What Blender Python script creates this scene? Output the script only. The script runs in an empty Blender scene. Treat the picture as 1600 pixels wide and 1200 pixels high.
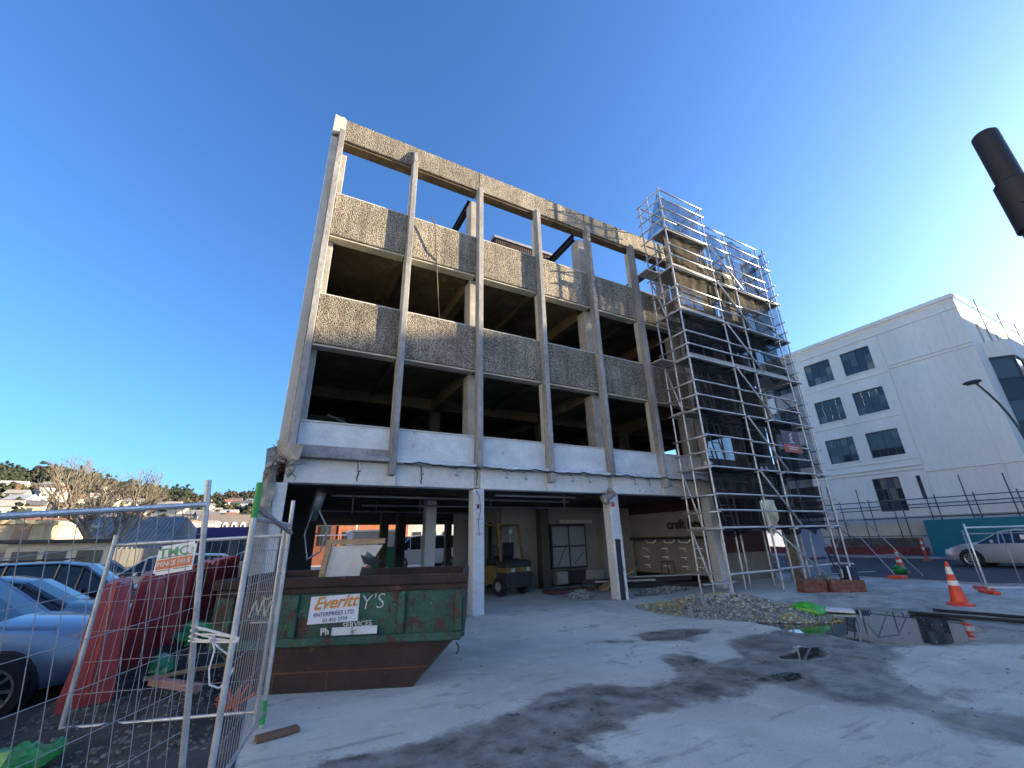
import bpy, bmesh, math, random
from mathutils import Vector, Matrix, noise
R = math.radians
random.seed(7)
S = bpy.context.scene
COL = S.collection

# ------------------------------------------------------------------ camera
CAM_H, FPX, PITCH, ROLL, YAW = 1.6, 654.135, R(20.3848), R(-1.42083), R(28.22165)
cam = bpy.data.objects.new('camera', bpy.data.cameras.new('camera')); COL.objects.link(cam)
fw = Vector((math.sin(YAW)*math.cos(PITCH), math.cos(YAW)*math.cos(PITCH), math.sin(PITCH)))
rt = Vector((math.cos(YAW), -math.sin(YAW), 0)); up = rt.cross(fw)
r2 = math.cos(ROLL)*rt + math.sin(ROLL)*up; u2 = -math.sin(ROLL)*rt + math.cos(ROLL)*up
m = Matrix((r2, u2, -fw)).transposed().to_4x4(); m.translation = (0, 0, CAM_H)
cam.matrix_world = m
cam.data.sensor_width = 36; cam.data.lens = FPX/1600*36
cam.data.clip_start = .05; cam.data.clip_end = 5000
S.camera = cam
# ------------------------------------------------------------------ sky and sun
SUN_AZ, SUN_EL = R(70), R(13.5)          # azimuth measured from -Y towards +X
sun_to = Vector((math.sin(SUN_AZ)*math.cos(SUN_EL), -math.cos(SUN_AZ)*math.cos(SUN_EL), math.sin(SUN_EL)))
W = bpy.data.worlds.new('World'); S.world = W; W.use_nodes = True
nt = W.node_tree
sky = nt.nodes.new('ShaderNodeTexSky'); sky.sky_type = 'NISHITA'; sky.sun_disc = False
sky.sun_elevation = SUN_EL; sky.sun_rotation = math.atan2(sun_to.x, sun_to.y)
sky.air_density = 1.0; sky.dust_density = 1.8; sky.ozone_density = 7.0
nt.links.new(sky.outputs[0], nt.nodes['Background'].inputs[0])
nt.nodes['Background'].inputs[1].default_value = .095
sl = bpy.data.lights.new('sun', 'SUN'); so = bpy.data.objects.new('sun', sl); COL.objects.link(so)
sl.energy = 4.0; sl.angle = R(.53); sl.color = (1, .81, .54)
so.rotation_euler = sun_to.to_track_quat('Z', 'Y').to_euler(); so.location = (30, -20, 40)
S.view_settings.view_transform = 'Standard'; S.view_settings.look = 'None'
S.view_settings.gamma = 1; S.view_settings.use_curve_mapping = False
S.view_settings.exposure = 2.13
S.cycles.transparent_max_bounces = 14
S.cycles.max_bounces = 7; S.cycles.diffuse_bounces = 4

# ------------------------------------------------------------------ helpers
def V(*a): return Vector(a)
def finish(o, label=None, cat=None, group=None, kind=None):
    if label: o['label'] = label
    if cat: o['category'] = cat
    if group: o['group'] = group
    if kind: o['kind'] = kind
    return o
def empty(name, loc=(0, 0, 0), rz=0, label=None, cat=None, group=None):
    o = bpy.data.objects.new(name, None); COL.objects.link(o)
    o.location = loc; o.rotation_euler = (0, 0, rz); o.empty_display_size = .2
    return finish(o, label, cat, group)
def copy_tree(o, parent=None):
    c = o.copy(); COL.objects.link(c)
    if parent: c.parent = parent
    for ch in list(o.children): copy_tree(ch, c)
    return c
def top_of(o):
    while o.parent: o = o.parent
    return o
class MB:
    """collects shapes; build() links them as one mesh object (coordinates are local to the thing's root unless world=True)"""
    def __init__(s): s.v = []; s.f = []
    def add(s, vs, fs):
        n = len(s.v); s.v += [Vector(p) for p in vs]; s.f += [tuple(i+n for i in f) for f in fs]; return s
    def box(s, x0, y0, z0, x1, y1, z1):
        x0, x1 = min(x0, x1), max(x0, x1); y0, y1 = min(y0, y1), max(y0, y1); z0, z1 = min(z0, z1), max(z0, z1)
        return s.add([(x0,y0,z0),(x1,y0,z0),(x1,y1,z0),(x0,y1,z0),(x0,y0,z1),(x1,y0,z1),(x1,y1,z1),(x0,y1,z1)],
                     [(0,3,2,1),(4,5,6,7),(0,1,5,4),(1,2,6,5),(2,3,7,6),(3,0,4,7)])
    def bar(s, p, q, w, h, upv=(0, 0, 1)):
        p, q = Vector(p), Vector(q); d = (q-p).normalized(); u = Vector(upv)
        if abs(d.dot(u)) > .98: u = Vector((0, 1, 0)) if abs(d.y) < .9 else Vector((1, 0, 0))
        a = d.cross(u).normalized(); b = a.cross(d).normalized(); a *= w/2; b *= h/2
        return s.add([p-a-b, p+a-b, p+a+b, p-a+b, q-a-b, q+a-b, q+a+b, q-a+b],
                     [(0,1,2,3)[::-1],(4,5,6,7),(0,1,5,4),(1,2,6,5),(2,3,7,6),(3,0,4,7)])
    def tube(s, p, q, r, n=8, r2=None, cap=True):
        p, q = Vector(p), Vector(q); d = (q-p)
        if d.length < 1e-6: return s
        d.normalize(); u = Vector((0, 0, 1)) if abs(d.z) < .95 else Vector((1, 0, 0))
        a = d.cross(u).normalized(); b = d.cross(a); r2 = r if r2 is None else r2
        vs = []
        for k in range(n):
            t = 2*math.pi*k/n; vs.append(p+(a*math.cos(t)+b*math.sin(t))*r)
        for k in range(n):
            t = 2*math.pi*k/n; vs.append(q+(a*math.cos(t)+b*math.sin(t))*r2)
        fs = [(k, (k+1) % n, n+(k+1) % n, n+k) for k in range(n)]
        if cap: fs += [tuple(range(n))[::-1], tuple(range(n, 2*n))]
        return s.add(vs, fs)
    def path(s, pts, r, n=6):
        for a, b in zip(pts[:-1], pts[1:]): s.tube(a, b, r, n)
        return s
    def prism(s, poly, axis, a, b):
        """poly: 2-D outline; axis 'x','y','z' extruded from a to b"""
        def P(u, v, w): return {'x': (w, u, v), 'y': (u, w, v), 'z': (u, v, w)}[axis]
        n = len(poly)
        vs = [P(u, v, a) for u, v in poly]+[P(u, v, b) for u, v in poly]
        return s.add(vs, [(k, (k+1) % n, n+(k+1) % n, n+k) for k in range(n)]+[tuple(range(n))[::-1], tuple(range(n, 2*n))])
    def lathe(s, prof, c, axis='z', n=16):
        c = Vector(c); vs = []; m_ = len(prof)
        for k in range(n):
            t = 2*math.pi*k/n
            for r, h in prof:
                a, b = r*math.cos(t), r*math.sin(t)
                vs.append(c+Vector({'z': (a, b, h), 'y': (a, h, b), 'x': (h, a, b)}[axis]))
        fs = [(k*m_+j, ((k+1) % n)*m_+j, ((k+1) % n)*m_+j+1, k*m_+j+1) for k in range(n) for j in range(m_-1)]
        return s.add(vs, fs)
    def ball(s, c, r, n=8, m_=5, sq=(1, 1, 1), jit=0):
        c = Vector(c); vs = []; fs = []
        for j in range(m_+1):
            ph = math.pi*j/m_
            for k in range(n):
                t = 2*math.pi*k/n; q = 1+random.uniform(-jit, jit)
                vs.append(c+Vector((math.sin(ph)*math.cos(t)*sq[0], math.sin(ph)*math.sin(t)*sq[1], math.cos(ph)*sq[2]))*r*q)
        for j in range(m_):
            for k in range(n):
                fs.append((j*n+k, (j+1)*n+k, (j+1)*n+(k+1) % n, j*n+(k+1) % n))
        return s.add(vs, fs)
    def quad(s, a, b, c, d): return s.add([a, b, c, d], [(0, 1, 2, 3)])
    def build(s, name, mat, parent=None, world=False, bevel=0, smooth=False, kind=None):
        me = bpy.data.meshes.new(name)
        off = Vector((0, 0, 0))
        if parent is not None and world:
            off = Vector(top_of(parent).location)
        me.from_pydata([p-off for p in s.v], [], s.f); 
        bm = bmesh.new(); bm.from_mesh(me); bmesh.ops.recalc_face_normals(bm, faces=bm.faces)
        if bevel:
            bmesh.ops.remove_doubles(bm, verts=bm.verts, dist=1e-5)
            es = [e for e in bm.edges if len(e.link_faces) == 2 and e.calc_face_angle(0) > .5]
            bmesh.ops.bevel(bm, geom=es, offset=bevel, segments=1, affect='EDGES', clamp_overlap=True)
        bm.to_mesh(me); bm.free()
        me.materials.append(mat)
        if smooth:
            for p in me.polygons: p.use_smooth = True
            try: me.set_sharp_from_angle(angle=R(35))
            except Exception: pass
        o = bpy.data.objects.new(name, me); COL.objects.link(o)
        if parent is not None: o.parent = parent
        if kind: o['kind'] = kind
        return o
_UT = {}
def tube_obj(name, p, q, r, mat, root, n=8):
    """one tube as an object; alike tubes share one unit mesh"""
    key = (r, mat.name, n)
    if key not in _UT:
        me = bpy.data.meshes.new(name); b = MB().tube((0, 0, 0), (0, 0, 1), r, n)
        me.from_pydata(b.v, [], b.f); me.materials.append(mat)
        for pl in me.polygons: pl.use_smooth = len(pl.vertices) == 4
        _UT[key] = me
    p, q = Vector(p), Vector(q); d = q-p
    o = bpy.data.objects.new(name, _UT[key]); COL.objects.link(o); o.parent = root
    o.location = p-Vector(top_of(root).location); o.rotation_euler = d.to_track_quat('Z', 'Y').to_euler(); o.scale = (1, 1, d.length)
    return o
def box_obj(name, c, size, mat, root, rz=0, rx=0, cache={}):
    key = mat.name
    if key not in cache:
        me = bpy.data.meshes.new(name); b = MB().box(-.5, -.5, -.5, .5, .5, .5)
        me.from_pydata(b.v, [], b.f); me.materials.append(mat); cache[key] = me
    o = bpy.data.objects.new(name, cache[key]); COL.objects.link(o); o.parent = root
    o.location = Vector(c)-(Vector(top_of(root).location) if root else Vector()); o.scale = size; o.rotation_euler = (rx, 0, rz)
    return o
def text_obj(name, body, size, mat, parent, M, extrude=.002, shear=0, align='CENTER', weight=0, sx=1):
    """flat lettering; M maps the text plane (x right, y up) into the parent's space"""
    c = bpy.data.curves.new(name, 'FONT'); c.body = body; c.size = size; c.extrude = extrude; c.shear = shear
    c.align_x = align; c.align_y = 'CENTER'; c.offset = weight; c.resolution_u = 3
    t = bpy.data.objects.new(name, c); COL.objects.link(t)
    dg = bpy.context.evaluated_depsgraph_get(); me = bpy.data.meshes.new_from_object(t.evaluated_get(dg))
    bpy.data.objects.remove(t); me.transform(M @ Matrix.Diagonal((sx, 1, 1, 1)))
    me.materials.clear(); me.materials.append(mat)
    o = bpy.data.objects.new(name, me); COL.objects.link(o); o.parent = parent
    return o
def frame(o, x, y):
    """matrix from an origin and two in-plane axes"""
    x = Vector(x).normalized(); y = Vector(y).normalized(); z = x.cross(y).normalized(); y = z.cross(x)
    M = Matrix((x, y, z)).transposed().to_4x4(); M.translation = Vector(o); return M

# ------------------------------------------------------------------ materials
MATS = {}
def mat(name, col=(.5, .5, .5), rough=.7, metal=0, var=.15, scale=3, col2=None, bump=0, bscale=40, spots=None, spec=.5, coat=0, sc3=(1, 1, 1), edge=(.42, .6)):
    if name in MATS: return MATS[name]
    M = bpy.data.materials.new(name); M.use_nodes = True; n = M.node_tree; b = n.nodes['Principled BSDF']
    b.inputs['Roughness'].default_value = rough; b.inputs['Metallic'].default_value = metal
    b.inputs['Specular IOR Level'].default_value = spec
    if coat: b.inputs['Coat Weight'].default_value = coat; b.inputs['Coat Roughness'].default_value = .05
    geo = n.nodes.new('ShaderNodeTexCoord')
    oi = n.nodes.new('ShaderNodeObjectInfo')
    mp = n.nodes.new('ShaderNodeMapping'); mp.inputs['Scale'].default_value = sc3
    comb = n.nodes.new('ShaderNodeVectorMath'); comb.operation = 'MULTIPLY_ADD'
    n.links.new(oi.outputs['Random'], comb.inputs[0]); comb.inputs[1].default_value = (37, 19, 53)
    n.links.new(geo.outputs['Object'], comb.inputs[2])
    n.links.new(comb.outputs[0], mp.inputs[0])
    nz = n.nodes.new('ShaderNodeTexNoise'); nz.inputs['Scale'].default_value = scale; nz.inputs['Detail'].default_value = 7; nz.inputs['Roughness'].default_value = .62
    n.links.new(mp.outputs[0], nz.inputs[0])
    c2 = col2 or tuple(c*(1-var*2) for c in col)
    mr = n.nodes.new('ShaderNodeMapRange'); mr.inputs[1].default_value = edge[0]-.12; mr.inputs[2].default_value = edge[1]+.08
    n.links.new(nz.outputs[0], mr.inputs[0])
    mx = n.nodes.new('ShaderNodeMix'); mx.data_type = 'RGBA'
    mx.inputs[6].default_value = (*col, 1); mx.inputs[7].default_value = (*c2, 1)
    n.links.new(mr.outputs[0], mx.inputs[0])
    out = mx.outputs[2]
    # fine grain
    fz = n.nodes.new('ShaderNodeTexNoise'); fz.inputs['Scale'].default_value = scale*14; fz.inputs['Detail'].default_value = 4
    n.links.new(mp.outputs[0], fz.inputs[0])
    fm = n.nodes.new('ShaderNodeMapRange'); fm.inputs[1].default_value = .3; fm.inputs[2].default_value = .7
    fm.inputs[3].default_value = 1-var*.8; fm.inputs[4].default_value = 1+var*.5
    n.links.new(fz.outputs[0], fm.inputs[0])
    ml = n.nodes.new('ShaderNodeMix'); ml.data_type = 'RGBA'; ml.blend_type = 'MULTIPLY'; ml.inputs[0].default_value = 1
    n.links.new(out, ml.inputs[6]); n.links.new(fm.outputs[0], ml.inputs[7]); out = ml.outputs[2]
    if spots:
        for (sc, th, scol) in spots:
            sn = n.nodes.new('ShaderNodeTexNoise'); sn.inputs['Scale'].default_value = sc; sn.inputs['Detail'].default_value = 8; sn.inputs['Roughness'].default_value = .7
            n.links.new(mp.outputs[0], sn.inputs[0])
            sm = n.nodes.new('ShaderNodeMapRange'); sm.inputs[1].default_value = th; sm.inputs[2].default_value = th+.06
            n.links.new(sn.outputs[0], sm.inputs[0])
            s2 = n.nodes.new('ShaderNodeMix'); s2.data_type = 'RGBA'; s2.inputs[7].default_value = (*scol, 1)
            n.links.new(sm.outputs[0], s2.inputs[0]); n.links.new(out, s2.inputs[6]); out = s2.outputs[2]
    n.links.new(out, b.inputs['Base Color'])
    if bump:
        bz = n.nodes.new('ShaderNodeTexNoise'); bz.inputs['Scale'].default_value = bscale; bz.inputs['Detail'].default_value = 5
        n.links.new(mp.outputs[0], bz.inputs[0])
        bp = n.nodes.new('ShaderNodeBump'); bp.inputs['Strength'].default_value = bump; bp.inputs['Distance'].default_value = .02
        n.links.new(bz.outputs[0], bp.inputs['Height']); n.links.new(bp.outputs[0], b.inputs['Normal'])
    MATS[name] = M; return M
def emit_mat(name, col, s):
    M = bpy.data.materials.new(name); M.use_nodes = True; b = M.node_tree.nodes['Principled BSDF']
    b.inputs['Base Color'].default_value = (*col, 1); b.inputs['Emission Color'].default_value = (*col, 1); b.inputs['Emission Strength'].default_value = s
    return M
def pebble_mat(name, light, dark):
    M = bpy.data.materials.new(name); M.use_nodes = True; n = M.node_tree; b = n.nodes['Principled BSDF']
    b.inputs['Roughness'].default_value = .85
    g = n.nodes.new('ShaderNodeNewGeometry')
    nz = n.nodes.new('ShaderNodeTexNoise'); nz.inputs['Scale'].default_value = 14; nz.inputs['Detail'].default_value = 2
    n.links.new(g.outputs['Position'], nz.inputs[0])
    vm = n.nodes.new('ShaderNodeVectorMath'); vm.operation = 'MULTIPLY_ADD'; vm.inputs[1].default_value = (.05, .05, .05)
    n.links.new(nz.outputs['Color'], vm.inputs[0]); n.links.new(g.outputs['Position'], vm.inputs[2])
    v = n.nodes.new('ShaderNodeTexVoronoi'); v.inputs['Scale'].default_value = 33; v.inputs['Randomness'].default_value = 1
    n.links.new(vm.outputs[0], v.inputs['Vector'])
    mr = n.nodes.new('ShaderNodeMapRange'); mr.inputs[1].default_value = .38; mr.inputs[2].default_value = .66
    n.links.new(v.outputs['Distance'], mr.inputs[0])
    cr = n.nodes.new('ShaderNodeValToRGB')
    e = cr.color_ramp.elements; e[0].position = 0; e[0].color = (*[c*.6 for c in light], 1); e[1].position = 1; e[1].color = (*[min(1, c*1.25) for c in light], 1)
    k = e.new(.45); k.color = (*light, 1); k = e.new(.22); k.color = (light[0]*.78, light[1]*.76, light[2]*.8, 1)
    sep = n.nodes.new('ShaderNodeSeparateColor'); n.links.new(v.outputs['Color'], sep.inputs[0]); n.links.new(sep.outputs[0], cr.inputs[0])
    mx = n.nodes.new('ShaderNodeMix'); mx.data_type = 'RGBA'; mx.inputs[7].default_value = (*dark, 1)
    n.links.new(mr.outputs[0], mx.inputs[0]); n.links.new(cr.outputs[0], mx.inputs[6])
    big = n.nodes.new('ShaderNodeTexNoise'); big.inputs['Scale'].default_value = 1.1; big.inputs['Detail'].default_value = 6
    n.links.new(g.outputs['Position'], big.inputs[0])
    bm_ = n.nodes.new('ShaderNodeMapRange'); bm_.inputs[1].default_value = .3; bm_.inputs[2].default_value = .7; bm_.inputs[3].default_value = .60; bm_.inputs[4].default_value = 1.12
    n.links.new(big.outputs[0], bm_.inputs[0])
    ml = n.nodes.new('ShaderNodeMix'); ml.data_type = 'RGBA'; ml.blend_type = 'MULTIPLY'; ml.inputs[0].default_value = 1
    n.links.new(mx.outputs[2], ml.inputs[6]); n.links.new(bm_.outputs[0], ml.inputs[7])
    sm = n.nodes.new('ShaderNodeMapping'); sm.inputs['Scale'].default_value = (5, 5, .35); n.links.new(g.outputs['Position'], sm.inputs[0])
    sn = n.nodes.new('ShaderNodeTexNoise'); sn.inputs['Scale'].default_value = 1.5; sn.inputs['Detail'].default_value = 5; n.links.new(sm.outputs[0], sn.inputs[0])
    sr = n.nodes.new('ShaderNodeMapRange'); sr.inputs[1].default_value = .35; sr.inputs[2].default_value = .65; sr.inputs[3].default_value = 1.08; sr.inputs[4].default_value = .70
    n.links.new(sn.outputs[0], sr.inputs[0])
    oi = n.nodes.new('ShaderNodeObjectInfo'); om = n.nodes.new('ShaderNodeMapRange'); om.inputs[3].default_value = .84; om.inputs[4].default_value = 1.12; n.links.new(oi.outputs['Random'], om.inputs[0])
    mm = n.nodes.new('ShaderNodeMath'); mm.operation = 'MULTIPLY'; n.links.new(sr.outputs[0], mm.inputs[0]); n.links.new(om.outputs[0], mm.inputs[1])
    m2 = n.nodes.new('ShaderNodeMix'); m2.data_type = 'RGBA'; m2.blend_type = 'MULTIPLY'; m2.inputs[0].default_value = 1
    n.links.new(ml.outputs[2], m2.inputs[6]); n.links.new(mm.outputs[0], m2.inputs[7]); n.links.new(m2.outputs[2], b.inputs['Base Color'])
    bp = n.nodes.new('ShaderNodeBump'); bp.invert = True; bp.inputs['Strength'].default_value = .9; bp.inputs['Distance'].default_value = .03
    n.links.new(v.outputs['Distance'], bp.inputs['Height']); n.links.new(bp.outputs[0], b.inputs['Normal'])
    return M
def glass_mat(name, tint, rough=.04):
    M = bpy.data.materials.new(name); M.use_nodes = True; b = M.node_tree.nodes['Principled BSDF']
    b.inputs['Base Color'].default_value = (*tint, 1); b.inputs['Roughness'].default_value = rough; b.inputs['Specular IOR Level'].default_value = .8 if 'car' in name else .4
    b.inputs['Metallic'].default_value = 0
    return M
def net_mat(name, col, alpha):
    M = bpy.data.materials.new(name); M.use_nodes = True; n = M.node_tree; b = n.nodes['Principled BSDF']
    b.inputs['Base Color'].default_value = (*col, 1); b.inputs['Roughness'].default_value = .9; b.inputs['Specular IOR Level'].default_value = .1
    g = n.nodes.new('ShaderNodeNewGeometry'); nz = n.nodes.new('ShaderNodeTexNoise'); nz.inputs['Scale'].default_value = 2.2; nz.inputs['Detail'].default_value = 5
    n.links.new(g.outputs['Position'], nz.inputs[0])
    mr = n.nodes.new('ShaderNodeMapRange'); mr.inputs[1].default_value = .3; mr.inputs[2].default_value = .7; mr.inputs[3].default_value = alpha-.09; mr.inputs[4].default_value = alpha+.09
    n.links.new(nz.outputs[0], mr.inputs[0]); n.links.new(mr.outputs[0], b.inputs['Alpha'])
    return M

CONC = mat('weathered concrete', (.42, .40, .36), .9, var=.2, scale=1.6, bump=.35, bscale=30, spots=[(5, .64, (.25, .22, .18))])
FIN = mat('grey fin concrete', (.385, .38, .375), .85, var=.28, scale=1.4, bump=.3, bscale=35, spots=[(7, .66, (.52, .51, .49)), (3, .66, (.2, .18, .16))], sc3=(1, 1, .35))
PALE = mat('pale painted concrete', (.58, .57, .52), .8, var=.15, scale=1.5, bump=.2, bscale=30, spots=[(4, .65, (.36, .31, .24))])
CREAM = mat('cream stained paint', (.62, .58, .46), .8, var=.15, scale=2, bump=.2, spots=[(5, .62, (.33, .27, .18))])
SILL = mat('pale blue grey render', (.66, .69, .71), .8, var=.14, scale=2.2, bump=.15, spots=[(3.5, .62, (.36, .36, .36)), (11, .66, (.28, .27, .26))])
WHITEB = mat('off white beam paint', (.66, .67, .65), .7, var=.12, scale=1.2, bump=.12, spots=[(6, .66, (.38, .33, .27)), (1.6, .68, (.5, .48, .44))], sc3=(.5, 1, 1))
PEB = pebble_mat('exposed pebble panel', (.46, .405, .31), (.16, .14, .108))
SOFFIT = mat('stained soffit browned by bounce light', (.21, .155, .085), .9, var=.3, scale=.9, spots=[(2.5, .6, (.07, .055, .04)), (1.2, .62, (.25, .21, .15))])  # brown base carries warm bounce light; the spots are stains
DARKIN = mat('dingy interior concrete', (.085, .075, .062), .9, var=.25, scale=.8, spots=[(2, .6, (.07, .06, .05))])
DSTEEL = mat('dark steel', (.035, .033, .035), .6, .3, var=.2, scale=4)
GALV = mat('galvanised steel tube', (.57, .59, .61), .42, .5, var=.2, scale=5, bump=.03, spots=[(16, .66, (.40, .37, .33))])
GALVD = mat('dull galvanised steel', (.40, .42, .44), .5, .7, var=.2, scale=6, spots=[(12, .68, (.30, .22, .15))])
BLACK = mat('black rubber', (.016, .016, .017), .75, var=.2, scale=8)
CABLE = mat('dark cable sheath', (.03, .03, .032), .6)
RUST = mat('rusty steel', (.16, .065, .035), .85, var=.3, scale=6, spots=[(8, .6, (.08, .04, .025))])
TIMB = mat('raw timber', (.42, .30, .17), .8, var=.2, scale=3, sc3=(1, 8, 8), spots=[(6, .66, (.25, .17, .1))])
PLANK = mat('weathered scaffold plank', (.46, .43, .38), .85, var=.22, scale=3, spots=[(4, .62, (.28, .25, .2))])
# ------------------------------------------------------------------ ground
def gz(x, y):
    """yard level; falls away into the car park on the left"""
    if x > -.9: return 0.0
    t = -.9-x
    z = -.14*min(t, 2.0)
    if t > 2: z -= .06*min(t-2, 14)
    return z
# outlines of the damp patches on the slab (metres): outline, wetness
WET = [
 ([(0.28,4.10),(0.64,4.38),(1.15,4.36),(1.74,4.39),(2.34,4.53),(2.83,4.72),(3.28,4.87),(3.67,4.70),(3.96,4.33),(4.26,4.32),(4.68,4.50),(4.84,4.92),(5.09,5.28),(5.40,5.15),(5.43,4.53),(5.92,4.60),(6.42,5.18),(7.45,5.33),(8.28,5.28),(8.39,5.95),(8.53,6.46),(9.86,5.94),(11.80,5.78),(12.41,5.08),(11.88,3.99),(11.83,3.24),(11.80,2.59),(10.54,2.37),(8.97,3.20),(8.18,3.65),(7.53,3.33),(6.82,3.12),(5.98,2.41),(5.80,2.37),(6.27,1.94),(6.42,1.60),(5.28,1.41),(5.32,1.72),(5.20,2.05),(5.45,2.46),(5.19,3.01),(5.25,3.26),(5.01,3.71),(4.58,3.50),(4.01,3.75),(3.82,3.66),(3.13,3.64),(2.99,3.53),(2.71,3.62),(2.47,3.43),(2.53,3.17),(2.37,2.77),(1.2,3.2)], 1.0),
 ([(5.63,6.48),(6.57,6.49),(7.40,6.04),(6.13,5.54),(5.52,5.91)], .95),
 ([(4.80,6.57),(5.59,6.20),(5.31,5.83),(4.69,6.26)], .8),
 ([(4.21,2.27),(4.33,2.22),(4.22,2.10),(4.05,2.15)], .9),
 ([(8.72,6.60),(7.62,6.50),(6.89,6.79),(7.91,7.39),(13.36,8.08),(17.58,8.58),(19.24,7.97),(16.72,4.37),(16.26,3.29),(10.90,2.37),(11.67,4.80)], .56),
]
PUD = [([(8.34,5.99),(10.01,5.65),(11.24,5.64),(11.75,4.83),(11.55,3.98),(10.66,3.40),(9.27,3.29),(8.68,3.50),(8.08,3.80),(8.35,4.58),(8.05,5.03)], 1.0),
       ([(6.3,4.2),(6.75,4.35),(7.2,4.5),(7.4,4.2),(7.0,3.95),(6.5,3.95)], .8),
       ([(4.9,3.95),(5.5,3.9),(5.9,3.7),(5.7,3.45),(5.2,3.6)], .62)]
def sdist(x, y, poly):
    """signed distance to an outline, positive inside"""
    d = 1e9; ins = False; n = len(poly)
    for i in range(n):
        ax, ay = poly[i]; bx, by = poly[(i+1) % n]
        ex, ey = bx-ax, by-ay; wx, wy = x-ax, y-ay
        t = max(0, min(1, (wx*ex+wy*ey)/(ex*ex+ey*ey+1e-12)))
        dx, dy = wx-ex*t, wy-ey*t; q = dx*dx+dy*dy
        if q < d: d = q
        if (ay > y) != (by > y) and x < (bx-ax)*(y-ay)/(by-ay+1e-12)+ax: ins = not ins
    d = math.sqrt(d); return d if ins else -d
def soft(d, w): return max(0.0, min(1.0, .5+d/(2*w)))
xs = [-1500, -700, -300, -150, -80, -50, -35, -26, -20, -16, -13, -10, -8, -6, -5, -4, -3.5, -2.9, -2.3, -1.8, -1.4, -1.1, -.9, -.6, -.3]
x = 0.0
while x < 20: xs.append(round(x, 3)); x += .1
xs += [21, 23, 26, 30, 36, 45, 60, 90, 150, 300, 700, 1500]
ys = [-1500, -600, -250, -100, -50, -25, -12, -6, -3, -1, 0, .5]
y = 1.0
while y < 9: ys.append(round(y, 3)); y += .1
ys += [9.5, 10, 11, 12, 14, 17, 20, 24, 28, 34, 42, 55, 75, 110, 160, 300, 700, 1500]
gv = []; wet = []; pud = []
bbs = [(min(p[0] for p in P), max(p[0] for p in P), min(p[1] for p in P), max(p[1] for p in P)) for P, _ in WET+PUD]
for yy in ys:
    for xx in xs:
        gv.append((xx, yy, gz(xx, yy)-.001)); w = 0; p_ = 0
        if -.5 < xx < 20 and .5 < yy < 9.6:
            jx = xx+.10*noise.noise((xx*2.3, yy*2.3, 1)); jy = yy+.10*noise.noise((xx*2.3, yy*2.3, 7))
            for (P, a), bb in zip(WET+PUD, bbs):
                if bb[0]-.5 < xx < bb[1]+.5 and bb[2]-.5 < yy < bb[3]+.5:
                    dd = sdist(jx, jy, P)
                    if any(P is q[0] for q in PUD): p_ = max(p_, a*soft(dd, .10))
                    else: w = max(w, a*soft(dd, .2 if a > .7 else .55))
        wet.append(w); pud.append(p_)
nx = len(xs)
gf = [(j*nx+i, j*nx+i+1, (j+1)*nx+i+1, (j+1)*nx+i) for j in range(len(ys)-1) for i in range(nx-1)]
gm = bpy.data.meshes.new('ground'); gm.from_pydata(gv, [], gf)
for nm, vals in (('wet', wet), ('pud', pud)):
    at_ = gm.attributes.new(nm, 'FLOAT', 'POINT'); at_.data.foreach_set('value', vals)
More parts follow.
